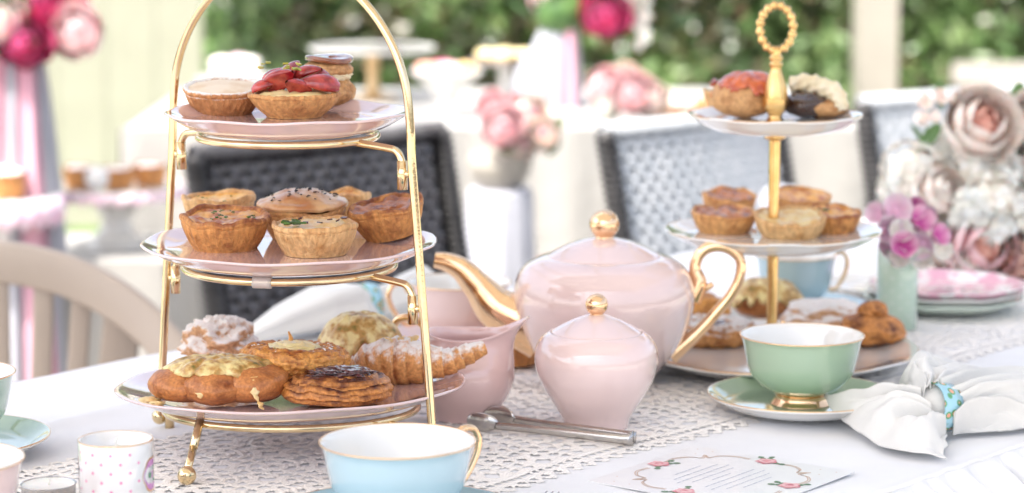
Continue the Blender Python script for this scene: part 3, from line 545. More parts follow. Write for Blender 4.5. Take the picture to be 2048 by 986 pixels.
# ---------------------------------------------------------------- tea service
def knob(parent, z, r, x=0, y=0):
    v, f = lathe(prof_smooth([(r*.62, 0), (r*.60, r*.12)], 2)+[(r*math.sin(q), r*.95-r*math.cos(q)) for q in np.linspace(.62, PI, 18)], 32); return MB().add(v, f).build('knob', GOLD, parent, loc=(x, y, z))
PT = at(1207, 765); pot = thing('teapot', PT, 'large pale pink teapot with gold spout and gold curled handle', 'teapot')
bp = prof_smooth([(.0001, .0005), (.036, .0005), (.040, 0), (.0430, .003), (.0460, .008), (.0545, .017), (.0655, .032), (.0745, .051), (.0800, .070), (.0807, .083), (.0770, .0975), (.069, .1075), (.0585, .1130), (.0510, .1148), (.0495, .1140), (.048, .1120), (.046, .108), (.0001, .107)], 5)
v, f = lathe(bp, 96, None, False); MB().add(v, f).build('body', PINK, pot)
lp = prof_smooth([(.0495, .1128), (.0502, .1142), (.0488, .1162), (.040, .1210), (.029, .1262), (.018, .1295), (.0088, .1312), (.0001, .1315)], 5); v, f = lathe(lp, 80, None, False); ld = MB().add(v, f).build('lid', PINK, pot)
knob(ld, .1305, .0133)
def L_(px, py, Y=None, base=PT): 
    q = atY(px, py, Y or base.y); return q-base
sp = smoothpath([L_(1085, 668), L_(1034, 640), L_(990, 613), L_(956, 574), L_(926, 541), L_(896, 525), L_(869, 520)], 8)
v, f = tube(sp, [.024, .0235, .0190, .0135, .0108, .0088, .0068], 32, squash=.85, caps=False, up=(0, 1, 0)); mb = MB().add(v, f)
v2, f2 = tube(sp[-3:], [.0060, .0052, .004], 32, squash=.85, caps=True, up=(0, 1, 0)); mb.add(v2, f2); mb.build('spout', GOLD, pot)
hp = smoothpath([L_(1340, 712), L_(1392, 668), L_(1430, 628), L_(1463, 588), L_(1481, 548), L_(1478, 515), L_(1450, 493), L_(1418, 494), L_(1397, 512), L_(1390, 538), L_(1398, 566), L_(1384, 600)], 8)
v, f = tube(hp, [.0085, .0058, .0050, .0048, .0046, .0046, .0056, .0056, .0050, .0052, .0070, .0085], 18); mb = MB().add(v, f)
v, f = tube(smoothpath([L_(1391, 560), L_(1403, 573), L_(1416, 574), L_(1426, 567)], 6), [.0055, .0042, .0032, .0020], 14); mb.add(v, f); mb.build('handle', GOLD, pot)
SB = at(1192, 852); bowl = thing('sugar_bowl', SB, 'small pale pink lidded sugar bowl with gold knob in front of the teapot', 'sugar bowl')
v, f = lathe(prof_smooth([(.0001, .0004), (.024, .0004), (.0262, 0), (.0268, .003), (.0290, .009), (.0345, .018), (.0415, .029), (.0480, .042), (.0510, .0545), (.0500, .0650), (.0460, .0735), (.0400, .0785), (.0375, .0790), (.036, .076), (.0001, .075)], 5), 80, None, False); MB().add(v, f).build('body', PINK, bowl)
v, f = lathe(prof_smooth([(.0368, .0775), (.0373, .0792), (.0355, .0808), (.029, .0845), (.020, .0890), (.011, .0925), (.0065, .0938), (.0001, .094)], 5), 64, None, False); ld = MB().add(v, f).build('lid', PINK, bowl); knob(ld, .0930, .0093)
# creamer
CR = at(930, 833); cream = thing('milk_jug', CR, 'pink milk jug with wide spout standing left of the sugar bowl', 'jug')
def jug(prof, n=72):
    ang = -.12
    def fn(a, i, r, z):
        d = math.atan2(math.sin(a-ang), math.cos(a-ang)); w = math.exp(-(d/.55)**2); w2 = math.exp(-(d/.38)**2); zz = max(0, z-.040)/.030
        return r+w*.004*zz+w2*.016*zz**2.2, z+.011*w2*zz**2+.0015*zz*math.cos(d*2)
    return lathe(prof, n, fn, False)
v, f = jug(prof_smooth([(.0001, .0005), (.025, .0005), (.0270, 0), (.0275, .003), (.030, .008), (.0370, .019), (.0415, .032), (.0405, .045), (.0355, .055), (.0315, .0625), (.0310, .0680), (.0325, .0715), (.0315, .0722), (.0295, .069), (.0290, .0625), (.033, .054), (.037, .042), (.035, .028), (.026, .012), (.0001, .008)], 4)); MB().add(v, f).build('body', PINKD, cream)
v, f = tube(smoothpath([(-.028, .012, .060), (-.034, .018, .073), (-.046, .026, .0795), (-.058, .032, .076), (-.062, .036, .062), (-.056, .030, .044), (-.044, .018, .030), (-.036, .012, .027)], 8), [.0042, .0036, .0036, .0036, .0032, .003, .003, .004], 14); MB().add(v, f).build('handle', GOLD, cream)
def teacup(loc, R, H, outer, inner, label, hang=0.0, group='porcelain teacups set for guests', foot=.36, gold_foot=True, hs=1.0, name='teacup'):
    c = thing(name, loc, label, 'teacup', group)
    pr = prof_smooth([(R*foot*.8, .0065), (R*foot*1.12, .0105), (R*.64, .0155), (R*.82, H*.44), (R*.90, H*.68), (R*.95, H*.90), (R, H)], 5)
    pi = prof_smooth([(R, H), (R*.985, H+.0004), (R*.935, H*.93), (R*.865, H*.68), (R*.76, H*.42), (R*.55, H*.24), (.0001, H*.20)], 5)
    v, f = lathe(pr+pi[1:], 80, None, False); mb = MB().add(v, f); mb.m = [0 if q < (len(pr)-1)*80 else 1 for q in range(len(f))]; mb.build('bowl', [outer, inner], c)
    v, f = tube(ringpts(R*.994, H+.0001, 96), .0007, 6, True); MB().add(v, f).build('gilt_rim', GOLD, c)
    v, f = lathe(prof_smooth([(R*foot*1.16, .0115), (R*foot*.98, .0065), (R*foot*1.12, .0015), (R*foot*1.15, 0), (R*foot*.8, 0), (.0001, .001)], 3), 48, None, False); MB().add(v, f).build('foot', GOLD if gold_foot else outer, c)
    d = Vector((math.cos(hang), math.sin(hang), 0)); Z = Vector((0, 0, 1))
    hp = smoothpath([d*R*.972+Z*H*.86, d*(R*1.06)+Z*H*.99, d*(R*1.27*hs)+Z*H*.97, d*(R*1.36*hs)+Z*H*.80, d*(R*1.27*hs)+Z*H*.58, d*(R*1.05)+Z*H*.36, d*R*.84+Z*H*.38], 7)
    v, f = tube(hp, [.0030, .0026, .0024, .0026, .0024, .0022, .003], 12); MB().add(v, f).build('handle', GOLD, c)
    return c
def saucer(loc, R, topm, botm, label, group='saucers under the teacups'):
    s = thing('saucer', loc, label, 'saucer', group); pr = plate_prof(R, .014, .5); v, f = lathe(pr, 96, None, False); mb = MB().add(v, f)
    top = next(i for i in range(len(pr)) if pr[i][0] >= R*.999); mb.m = [0 if q < top*96 else 1 for q in range(len(f))]; mb.build('dish', [topm, botm], s)
    v, f = tube(ringpts(R*.998, .0142, 110), .0006, 6, True); MB().add(v, f).build('gilt_rim', GOLD, s); return s
def cupset(px, py, R, H, outer, l1, l2, hang, zc=.0075, topm=None, botm=None, rs_=1.5, **k):
    "cup and saucer whose rim centre is seen at px, py"
    p = at(px, py, zc+H-.002); p.z = TZ+.002
    saucer(p, R*rs_, topm or outer, botm or WHITE, l2); q = p.copy(); q.z += .005; return teacup(q, R, H-.005, outer, WHITE, l1, hang, **k)
cupset(1604, 661, .0525, .064, MINT, 'green teacup with gold foot at the right of the table', 'green saucer with white underside below the right green cup', 1.75, hs=.82, foot=.42)
cupset(795, 872, .0538, .066, BLUE, 'pale blue teacup with gold rim at the front of the table', 'pale blue saucer with gold rim at the bottom edge of the photo', .72, topm=AQUA, botm=AQUA, rs_=1.66)
cupset(-102, 737, .051, .064, MINT2, 'pale mint teacup at the left edge of the photo', 'green saucer at the left edge of the photo', 2.5, topm=MINT)
cupset(-106, 908, .051, .064, PINK, 'pale pink teacup with gold handle at the lower left corner', 'pink saucer at the lower left corner', -.95)
cupset(918, 556, .0495, .066, PINK, 'pale pink teacup behind the teapot spout', 'pink saucer behind the milk jug', 3.3)
cupset(1592, 502, .042, .064, BLUE, 'blue teacup behind the white tiered stand', 'blue saucer behind the white tiered stand', .3, topm=BLUE, rs_=1.75)
# tongs
A_, B_ = at(962, 856), at(1262, 893); dv = (B_-A_); Lg = dv.length; tg = thing('serving_tongs', A_, 'slim steel serving tongs lying in front of the sugar bowl', 'tongs', rz=math.atan2(dv.y, dv.x))
def strip(path, w, th):
    P_ = smoothpath(path, 8); N_ = len(P_); ws = interp(w, N_); v = []; f = []
    for i, p in enumerate(P_):
        t_ = (P_[min(i+1, N_-1)]-P_[max(i-1, 0)]).normalized(); b_ = Vector((0, 0, 1)); n_ = t_.cross(b_).normalized()
        for (q, s_) in ((-1, -1), (1, -1), (1, 1), (-1, 1)): v.append(p+b_*ws[i]*q*.5+n_*th*s_*.5)
    for i in range(N_-1):
        for k in range(4): f.append((i*4+k, (i+1)*4+k, (i+1)*4+(k+1) % 4, i*4+(k+1) % 4))
    f += [(0, 1, 2, 3), ((N_-1)*4+3, (N_-1)*4+2, (N_-1)*4+1, (N_-1)*4)]; return v, f
z0 = .0068
v, f = strip([(.020, -.013, z0), (.06, -.0095, z0), (Lg-.006, -.0075, z0), (Lg, -.003, z0), (Lg+.001, 0, z0), (Lg, .003, z0), (Lg-.006, .0075, z0), (.06, .0115, z0), (.020, .0165, z0)], [.0060, .0065, .0075, .0110, .0125, .0110, .0075, .0065, .0060], .0012); MB().add(v, f).build('spring_arm', STEEL, tg)
for y in (-.014, .018): 
    v, f = sphere(.0095, 20, 12); MB().add([(p[0]*1.6+.008, p[1]*.35+y+.003*(1 if y < 0 else -1)*(abs(p[0])/.0095)**2, p[2]*.85+.0085) for p in v], f).build('grip_scoop', STEEL, tg)
# candle
CJ = at(231, 877, .064); CJ.z = TZ+.002; cj = thing('candle_jar', CJ, 'white china candle jar printed with pink dots and a flower panel', 'candle')
RJ, HJ = .0258, .062; CHINA = porcelain('white_china', (.80, .79, .78))
v, f = lathe(prof_smooth([(RJ*.9, 0), (RJ, .002)], 2)+[(RJ, HJ*.5), (RJ, HJ-.001), (RJ-.0006, HJ), (RJ-.0022, HJ-.0008), (RJ-.0024, HJ*.6), (RJ-.0024, HJ*.4)], 80, None, False); MB().add(v, f).build('jar_wall', CHINA, cj)
v, f = tube(ringpts(RJ-.0003, HJ-.0004, 90), .0006, 6, True); MB().add(v, f).build('gilt_rim', GOLD, cj)
WAX = mat('wax', (.82, .80, .74), .35, sss=.3); v, f = lathe([(RJ-.0025, HJ-.010), (RJ-.005, HJ-.0112), (.0001, HJ-.0115)], 48, None, False); MB().add(v, f).build('wax', WAX, cj)
WICK = mat('wick_cotton', (.82, .80, .75), .9); v, f = tube(smoothpath([(0, 0, HJ-.012), (0, 0, HJ-.005), (.0005, 0, HJ-.001), (.002, 0, HJ+.0005)], 5), .0007, 6); MB().add(v, f).build('wick', WICK, cj)
DOT = mat('pink_print', (.80, .28, .48), .25, coat=.5); ORC = mat('orchid_print', (.62, .24, .55), .25, coat=.5); GRN = mat('green_print', (.10, .28, .16), .3); PPR = mat('gold_print', (.72, .42, .18), .3, .6)
def patch(mb, R, u, w, fn, eps, mi=0, n=16):
    v = [((R+eps)*math.cos(u/R), (R+eps)*math.sin(u/R), w)]
    for k in range(n):
        q = 2*PI*k/n; r = fn(q); a = (u+r*math.cos(q))/R; v.append(((R+eps)*math.cos(a), (R+eps)*math.sin(a), w+r*math.sin(q)*1.0))
    mb.add(v, [(0, 1+k, 1+(k+1) % n) for k in range(n)], mi)
mb = MB(); base_a = -PI/2
for i in range(24):
    for j in range(5):
        u = RJ*(base_a)+i*.0067-.08; w = .0555-j*.0128-(.0064 if i % 2 else 0)
        if w > .004 and abs(u-RJ*(base_a+1.42)) > .011: patch(mb, RJ, u, w, lambda q: .00105, .00012, 0, 10)
mb.build('dot_print', DOT, cj)
for ua in (1.42, -1.75):
    mb = MB(); u0 = RJ*(base_a+ua); patch(mb, RJ, u0, .038, lambda q: .0118*(1+.10*abs(math.cos(3*q))), .00014, 0, 40); patch(mb, RJ, u0, .038, lambda q: .0105*(1+.10*abs(math.cos(3*q))), .00022, 1, 40)
    for k in range(6): patch(mb, RJ, u0+.0045*math.cos(k*1.05), .038+.005*math.sin(k*1.05), lambda q: .0022, .0003, 2 if k % 2 else 3, 10)
    mb.build('flower_panel_print', [PPR, ORC, GRN, CHINA], cj)
TL = at(97, 972, .014); TL.z = TZ+.0022; tl = thing('tealight', TL, 'small tealight in a silver cup beside the dotted candle jar', 'candle')
v, f = lathe([(.018, 0), (.0195, .0005), (.0196, .013), (.0203, .0138), (.0198, .0141), (.0190, .0135), (.0188, .011)], 48, lambda a, i, r, z: (r*(1+.006*math.sin(a*40)*(1 if z < .012 else 0)), z)); MB().add(v, f).build('metal_cup', STEEL, tl)
v, f = lathe([(.0189, .0134), (.017, .0126), (.0001, .0128)], 40, None, False); MB().add(v, f).build('wax', WAX, tl); v, f = tube([(0, 0, .012), (.001, 0, .0175)], .0006, 6); MB().add(v, f).build('wick', WICK, tl)
# ---------------------------------------------------------------- menu card
c0 = at(1388, 889); cx_ = at(1176, 960)-c0; mc = thing('menu_card', c0+Vector((0, 0, -.0012)), 'white printed card with rose border lying on the cloth near the front edge', 'menu card', rz=math.atan2(cx_.y, cx_.x))
CARD = mat('card_stock', (.84, .84, .84), .35, coat=.15); noise_mix(CARD, (.84, .84, .84), (.82, .82, .83), 30); MW = ML = .146
v, f = box(0, ML, 0, MW, 0, .0006); MB().add(v, f).build('card_sheet', CARD, mc, False)
ROSE = mat('rose_print', (.80, .22, .28), .4); ROSE2 = mat('light_rose_print', (.85, .50, .52), .4); LEAFP = mat('leaf_print', (.13, .24, .14), .4); LINE = mat('tan_print', (.62, .42, .30), .4); INK = mat('grey_ink', (.52, .56, .64), .5)
noise_mix(ROSE, (.72, .20, .26), (.85, .48, .50), 260, .4, .6)
def flat(mb, x, y, fn, z, n=20, mi=0): mb.add([(x, y, z)]+[(x+fn(2*PI*k/n)*math.cos(2*PI*k/n), y+fn(2*PI*k/n)*math.sin(2*PI*k/n), z) for k in range(n)], [(0, 1+k, 1+(k+1) % n) for k in range(n)], mi)
for i, (x, y) in enumerate([(.070, .0135), (.0125, .0755), (.068, .1295), (.130, .076)]):
    s_ = .0098
    for k, q in enumerate((.5+i, 2.4+i, 3.0+i)):
        mb = MB(); cx2, cy2 = x+s_*1.15*math.cos(q), y+s_*1.15*math.sin(q); flat(mb, cx2, cy2, lambda a, q=q: s_*.34*(1+.75*math.cos(2*(a-q))+.1*math.cos(6*a)), .0009+.00003*k, 22); mb.build('leaf_motif', LEAFP, mc, False)
    mb = MB(); flat(mb, x, y, lambda a: s_*.82*(1+.10*math.sin(5*a)+.05*math.sin(11*a)), .0011, 40, 0)
    for k in range(7): flat(mb, x+s_*.48*math.cos(k*.9), y+s_*.48*math.sin(k*.9), lambda a, k=k: s_*.22*(1+.35*math.cos(2*(a-k*.9-1.57))), .0013+.00002*k, 14, 1)
    mb.build('rose_motif', [ROSE, ROSE2], mc, False)
def ribbonline(mb, pts, w, z):
    P_ = smoothpath(pts, 10); v = []
    for i, p in enumerate(P_):
        t_ = (P_[min(i+1, len(P_)-1)]-P_[max(i-1, 0)]).normalized(); n_ = Vector((-t_.y, t_.x, 0)); v += [p+n_*w+Vector((0, 0, z)), p-n_*w+Vector((0, 0, z))]
    mb.add(v, [(2*i, 2*i+1, 2*i+3, 2*i+2) for i in range(len(P_)-1)])
mb = MB(); cc = ML/2
for qx in (-1, 1):
    for qy in (-1, 1):
        for off in (0, .0026):
            L_o = .060-off*.8; pts = [(cc+qx*.012, cc+qy*L_o, 0), (cc+qx*.026, cc+qy*(L_o+.001), 0), (cc+qx*.037, cc+qy*(L_o-.006), 0), (cc+qx*.040, cc+qy*(L_o-.015), 0), (cc+qx*(L_o-.010), cc+qy*(L_o-.012), 0), (cc+qx*(L_o-.015), cc+qy*.040, 0), (cc+qx*(L_o-.006), cc+qy*.037, 0), (cc+qx*(L_o+.001), cc+qy*.026, 0), (cc+qx*L_o, cc+qy*.012, 0)]
            ribbonline(mb, pts, .0004, .0008)
mb.build('scroll_border', LINE, mc, False)
mb = MB()
for i in range(10):
    for j in range(10):
        x, y = .010+i*.014, .010+j*.014+(.007 if i % 2 else 0)
        if y < MW-.004 and math.hypot(x-cc, y-cc) > .074: flat(mb, x, y, lambda a: .0007, .0008, 8)
mb.build('dot_print', LINE, mc, False)
mb = MB(); r = random.Random(3)
for i in range(9):
    y = .042+i*.0078
    h = (.018, .030, .034, .028, .012, .033, .036, .030, .020)[i]; x = cc-h
    while x < cc+h:
        w = r.uniform(.002, .006); mb.add([(x, y-.0005, .0008), (x+w, y-.0005, .0008), (x+w, y+.0005, .0008), (x, y+.0005, .0008)], [(0, 1, 2, 3)]); x += w+.0009
mb.build('text_lines', INK, mc, False)
# ---------------------------------------------------------------- napkins
RINGM = mat('ring_enamel', (.35, .62, .72), .25, coat=.6)
def ringmat():
    m = RINGM; p = m.node_tree.nodes['Principled BSDF']; tc = nd(m, 'ShaderNodeTexCoord'); vo = nd(m, 'ShaderNodeTexVoronoi'); vo.inputs['Scale'].default_value = 120; lk(m, tc.outputs['Object'], vo.inputs['Vector'])
    c1 = nd(m, 'ShaderNodeValToRGB'); e = c1.color_ramp.elements; e[0].position = .0; e[0].color = (.85, .30, .16, 1); e[1].position = .44; e[1].color = (.36, .63, .74, 1)
    for q, c in ((.20, (.85, .42, .28, 1)), (.26, (.10, .32, .12, 1)), (.36, (.16, .40, .22, 1))): x = e.new(q); x.color = c
    lk(m, vo.outputs['Distance'], c1.inputs[0]); lk(m, c1.outputs[0], p.inputs['Base Color'])
ringmat()
def nring(loc, r, w, axis, parent=None):
    ax = Vector(axis).normalized(); q = ax.to_track_quat('Z', 'Y').to_matrix().to_4x4()
    v, f = lathe([(r, -w), (r*1.03, 0), (r, w), (r*.94, w*.98), (r*.96, 0), (r*.94, -w*.98), (r, -w)], 48, None, False)
    return MB().add(v, f).xf(q).build('napkin_ring', RINGM, parent, loc=loc)
def fan(start, end, bul, folds, amp, nu=60, nv=110, ph=0, sag=0, seed=0, mid=None):
    "cloth gathered along the start polyline and opening to the end polyline"
    S = smoothpath(start, 8); E_ = smoothpath(end, 12); Md = smoothpath(mid, 10) if mid else None
    def fn(a, t):
        s_ = S[min(int(t*(len(S)-1)), len(S)-1)]; k = t*(len(S)-1); i = min(int(k), len(S)-2); s_ = S[i].lerp(S[i+1], k-i); k = t*(len(E_)-1); i = min(int(k), len(E_)-2); e_ = E_[i].lerp(E_[i+1], k-i)
        if Md: k = t*(len(Md)-1); i = min(int(k), len(Md)-2); m_ = Md[i].lerp(Md[i+1], k-i); p = (1-a)**2*s_+2*a*(1-a)*m_+a*a*e_
        else: p = s_.lerp(e_, a)
        fo = t*folds*2*PI+ph+1.2*math.sin(a*2+seed); g = amp*(.65*math.sin(fo)+.45*(1-2*abs(math.sin(fo*.83+1+a))**.7)+.35*math.sin(fo*2.7+seed))*(math.sin(PI*min(1, a*.55+.35)))*(1-.5*a)
        p = p+Vector((0, -.35*g, g))+Vector((0, 0, bul*math.sin(PI*a)*math.sin(PI*t)))+Vector((N3(a*3, t*5, seed), N3(a*4, t*4, seed+3), N3(a*4+seed, t*6, 7)))*.0045*math.sin(PI*a*.9)
        p.z = max(p.z, TZ+.0012+.0008*math.sin(9*t)); return p
    return grid(nu, nv, fn)
nbase = at(1868, 842); nap = thing('napkin', nbase, 'white linen napkin fanned out through a blue floral ring at the right', 'napkin')
rc = atY(1872, 812, 2.03)
def rel(P_): return [Vector(p) for p in P_]
def addcloth(parts, parent, base, name='linen_fold'):
    for v, f in parts:
        o = MB().add([Vector(p)-base for p in v], f).build(name, LINEN, parent); s = o.modifiers.new('s', 'SOLIDIFY'); s.thickness = .0011; s.offset = 0
def A3(px, py, z): return at(px, py, z)
parts = [
 fan([A3(1838, 790, .034), A3(1858, 815, .026), A3(1880, 842, .016), A3(1895, 862, .006)], [A3(1647, 791, .016), A3(1680, 835, .008), A3(1760, 888, .004), A3(1893, 916, .002)],   .014, 2.4, .0085, ph=.6, seed=1, mid=[A3(1750, 785, .036), A3(1780, 815, .026), A3(1815, 845, .016), A3(1885, 885, .006)]),
 fan([A3(1835, 792, .032), A3(1848, 778, .040), A3(1862, 770, .042)], [A3(1788, 783, .016), A3(1812, 740, .044), A3(1842, 703, .056), A3(1905, 722, .044)], .006, 1.4, .006, ph=2, seed=5),
 fan([A3(1850, 772, .040), A3(1875, 768, .042), A3(1905, 790, .030)], [A3(1842, 703, .056), A3(1960, 738, .036), A3(2075, 790, .016)], .008, 1.6, .005, ph=1, seed=8),
 fan([A3(1880, 768, .042), A3(1900, 800, .030), A3(1908, 840, .016), A3(1905, 862, .004)], [A3(2120, 745, .020), A3(2140, 790, .012), A3(2130, 840, .004), A3(2020, 860, .002)], .018, 2.8, .0075, ph=1.8, seed=3, mid=[A3(1965, 742, .040), A3(1990, 790, .030), A3(2000, 830, .014), A3(1970, 862, .002)]),
]
addcloth(parts, nap, nbase)
v, f = sphere(.0200, 20, 12); M_ = Matrix.Translation(A3(1872, 815, .021)-nbase); o = MB().add([M_ @ Vector((p[0]*1.25*(1+.06*math.sin(p[1]*900)), p[1], p[2]*.98)) for p in v], f).build('gathered_linen', LINEN, nap)
rg = nring(A3(1876, 814, .0225), .0200, .0100, (.82, .50, -.16)); tag(rg, 'blue enamel napkin ring with orange roses round the right napkin', 'napkin ring', 'blue floral napkin rings')
nb2 = at(640, 668); nap2 = thing('napkin', nb2, 'white rolled napkin lying behind the wire stand at the table edge', 'napkin')
def roll(pts, radii, n=40, folds=5, amp=.10, seed=0, sq=.72):
    P_ = smoothpath(pts, 10); R1 = interp(radii, len(P_)); v = []; f = []
    for i, p in enumerate(P_):
        t_ = (P_[min(i+1, len(P_)-1)]-P_[max(i-1, 0)]).normalized(); s_ = Vector((-t_.y, t_.x, 0)).normalized(); s = i/(len(P_)-1)
        for k in range(n):
            q = 2*PI*k/n; rr = R1[i]*(1+amp*math.sin(folds*q+3*s+seed)+amp*.8*N3(math.cos(q)*2+seed, math.sin(q)*2, s*3)); w = p+s_*rr*math.cos(q)+Vector((0, 0, rr*sq*math.sin(q)+R1[i]*sq)); w.z = max(w.z, TZ+.001+p.z-P_[0].z); v.append(w)
    for i in range(len(P_)-1):
        for k in range(n): f.append((i*n+k, i*n+(k+1) % n, (i+1)*n+(k+1) % n, (i+1)*n+k))
    f += [tuple(range(n))[::-1], tuple((len(P_)-1)*n+k for k in range(n))]; return v, f
a1, a2, a3, a4, a5 = at(488, 688), at(560, 676), at(640, 664), at(700, 655), at(735, 650)
v, f = roll([a1, a2, a3, a4, a5], [.006, .020, .030, .031, .020], 48, 5, .09, 1, .75); MB().add([p-nb2 for p in v], f).build('linen_roll', LINEN, nap2)
a6, a7 = at(790, 640), at(850, 625); v, f = roll([a5, a6, a7], [.020, .026, .030], 40, 5, .10, 4, .8); MB().add([p-nb2 for p in v], f).build('linen_roll', LINEN, nap2)
rg2 = nring(a5+Vector((0, 0, .020)), .0225, .0085, (.9, .42, 0)); tag(rg2, 'blue enamel napkin ring round the napkin behind the wire stand', 'napkin ring', 'blue floral napkin rings')
# ---------------------------------------------------------------- second stand
S2 = Vector((.2394, 2.266, TZ)); s2 = thing('centre_pole_stand', S2, 'white three tier plate stand on a gold centre pole with ring handle', 'cake stand'); YG = mat('yellow_gold', (.90, .58, .17), .2, 1); noise_mix(YG, (.88, .60, .26), (.74, .46, .17), 90, .3, .7, .0001, 300)
T2 = [(.134, .019), (.0985, .128), (.0790, .234)]
for R, z in T2:
    mb = plate_mesh(R, None, .0160, .003, fl=.0095); o = mb.build('tier_plate', WHITE, s2, loc=(0, 0, z-.0160))
    rgp = lambda R=R, z=z: [(R*math.cos(2*PI*k/90), R*math.sin(2*PI*k/90), z+.0002) for k in range(90)]
    v, f = tube(rgp(), .0005, 5, True); MB().add(v, f).build('gilt_rim', GOLD, s2)
for z0, z1 in ((.0105, .112), (.121, .218)):
    v, f = lathe(prof_smooth([(.009, z0), (.0085, z0+.003), (.0055, z0+.007), (.0048, z0+.012), (.0048, (z0+z1)/2), (.0050, z1-.012), (.0055, z1-.008), (.0095, z1-.006), (.0095, z1)], 3), 24, lambda a, i, r, z: (r*(1+.05*math.cos(8*a)), z)); MB().add(v, f).build('pole_section', YG, s2)
v, f = lathe(prof_smooth([(.010, .226), (.007, .229), (.006, .233), (.0105, .240), (.0105, .252), (.0072, .266), (.0045, .276), (.0062, .279), (.0045, .282), (.0062, .285), (.0045, .288), (.005, .293)], 3), 24, lambda a, i, r, z: (r*(1+.06*math.cos(6*a)), z)); MB().add(v, f).build('finial_stem', YG, s2)
pts = [(.0150*math.sin(q), 0, .312-.0205*math.cos(q)) for q in np.linspace(0, 2*PI, 64, endpoint=False)]
v, f = tube(pts, [.0036 + .0010*math.sin(i*1.55) for i in range(64)], 10, True); MB().add(v, f).build('ring_handle', YG, s2)
z2 = [t_[1]-.0160+.0096 for t_ in T2]
# top tier pastries of second stand
t = tart('small strawberry tart at the back left of the white stand top plate', at(1462, 222, z2[2])+Vector((0, .028, 0)), .0245, .018, .017, SHELLP, CUSTARD, 71, .003, .001, name='strawberry_tart', n=64)
for i, (x, y) in enumerate([(-.014, -.006), (-.002, -.010), (.010, -.004), (.0, .006), (-.010, .006)]): strawberry(t, (x, y, .0235), .0085, (1.1, i*.9, i*1.7))
t = thing('glazed_bun', at(1490, 237, z2[2])+Vector((0, .006, 0)), 'golden choux bun with shiny orange glaze on the white stand top plate', 'pastry')
blob('bun', t, BUNS, .031, .026, .0190, 24, .06, 1.7); slab(t, ORANGEG, .029, .023, .0400, 25, 'orange_glaze', .002, .012, (.004, 0, 0))
t = thing('chocolate_bun', at(1612, 236, z2[2])+Vector((0, .004, 0)), 'dark chocolate coated bun on the white stand top plate', 'pastry'); blob('bun', t, CHOC, .022, .022, .0125, 34, .07, 1.6)
t = thing('cream_bun', at(1648, 237, z2[2])+Vector((0, .010, 0)), 'bun with a thick ridged piping of cream on the white stand top plate', 'pastry')
blob('bun', t, BUNS, .024, .022, .010, 36, .08, 1.6); pp = smoothpath([(-.030, .006, .030), (-.016, .002, .031), (-.004, -.002, .028), (.008, -.010, .024), (.014, -.016, .015), (.016, -.019, .008)], 10)
v = []; K = len(pp); M = 24
for i, p in enumerate(pp):
    t_ = (pp[min(i+1, K-1)]-pp[max(i-1, 0)]).normalized(); n1 = Vector((0, 1, .2)); n1 = (n1-t_*n1.dot(t_)).normalized(); b1 = t_.cross(n1); s = i/(K-1)
    for k in range(M): q = 2*PI*k/M; rr = .0085*(1+.22*math.cos(6*(q+s*5))+.12*math.sin(s*46))*(math.sin(PI*min(.97, s*.8+.17))**.5); v.append(p+n1*rr*math.cos(q)+b1*rr*math.sin(q))
f = [(i*M+k, i*M+(k+1) % M, (i+1)*M+(k+1) % M, (i+1)*M+k) for i in range(K-1) for k in range(M)]; MB().add(v, f).build('piped_cream', CREAM, t)
for i, (px, py, dy, rt, sh, fi, lb, ap) in enumerate([(1448, 462, 0, .0305, SHELL, QUICHEB, 'brown topped tart at the left of the white stand middle plate', 0), (1466, 440, .05, .027, SHELL, QUICHEB, 'dark custard tart at the back left of the white stand middle plate', 0), (1578, 470, -.006, .0330, SHELLP, CHEESEP, 'pale tart at the front centre of the white stand middle plate', 0), (1608, 440, .045, .031, SHELL, QUICHE, 'wide golden tart behind the gold pole on the middle plate', 0), (1668, 466, .012, .0260, SHELLB, QUICHE, 'dark sided tart with a green leaf at the right of the middle plate', 1)]):
    t = tart(lb, at(px, py, z2[1])+Vector((0, dy, 0)), rt, rt*.78, .0195, sh, fi, 80+i, -.001, .0024, wav=.003, tilt=(.10+.02*(i % 3), .03*(i % 2)), name='quiche', n=64)
    if ap: scatter('herb', t, HERB, 4, lambda r: (r.uniform(-.018, -.008), r.uniform(-.014, -.004), .023), .0026, 3)
B2 = z2[0]
t = thing('cheese_bread_roll', at(1540, 655, B2)+Vector((0, .05, 0)), 'green herbed cheese roll at the back of the white stand base plate', 'bread roll'); blob('bun_lobe', t, BREAD, .036, .026, .0165, 44, .1, 1.8); slab(t, CHEESE, .036, .026, .0365, 19, drape=.018)
t = thing('custard_danish', at(1430, 690, B2)+Vector((0, .012, 0)), 'sticky dark danish on the white stand base plate beside the teapot handle', 'pastry'); danish(t, .027, .013, .022, FLAKYS, 12); blob('fruit_filling', t, JAM, .019, .018, .006, 5, .2, 3, loc=(0, 0, .009))
t = thing('almond_pastry', at(1655, 680, B2)+Vector((0, .035, 0)), 'sugar dusted almond pastry behind the right green cup', 'pastry'); blob('pastry_body', t, ALMOND, .040, .026, .0165, 46, .2, 2, fine=.05)
t = thing('glazed_pastry', at(1742, 693, B2)+Vector((0, .004, 0)), 'shiny brown glazed pastry at the right of the white stand base plate', 'pastry'); blob('pastry_body', t, FLAKYD, .031, .025, .0155, 48, .12, 1.8, fine=.04); blob('pastry_curl', t, FLAKYD, .014, .012, .009, 3, .2, 2, loc=(.002, .004, .024))
t = thing('almond_pastry', at(1395, 668, B2)+Vector((.006, .04, 0)), 'brown pastry half hidden behind the teapot body on the white stand base plate', 'pastry'); blob('pastry_body', t, FLAKY, .028, .024, .0165, 49, .2, 2, fine=.04)
tart('upright sided tart seen in the gap between the milk jug and the teapot', at(1041, 741)+Vector((-.006, .02, .004)), .027, .024, .028, SHELLB, QUICHEB, 90, name='quiche', n=64)
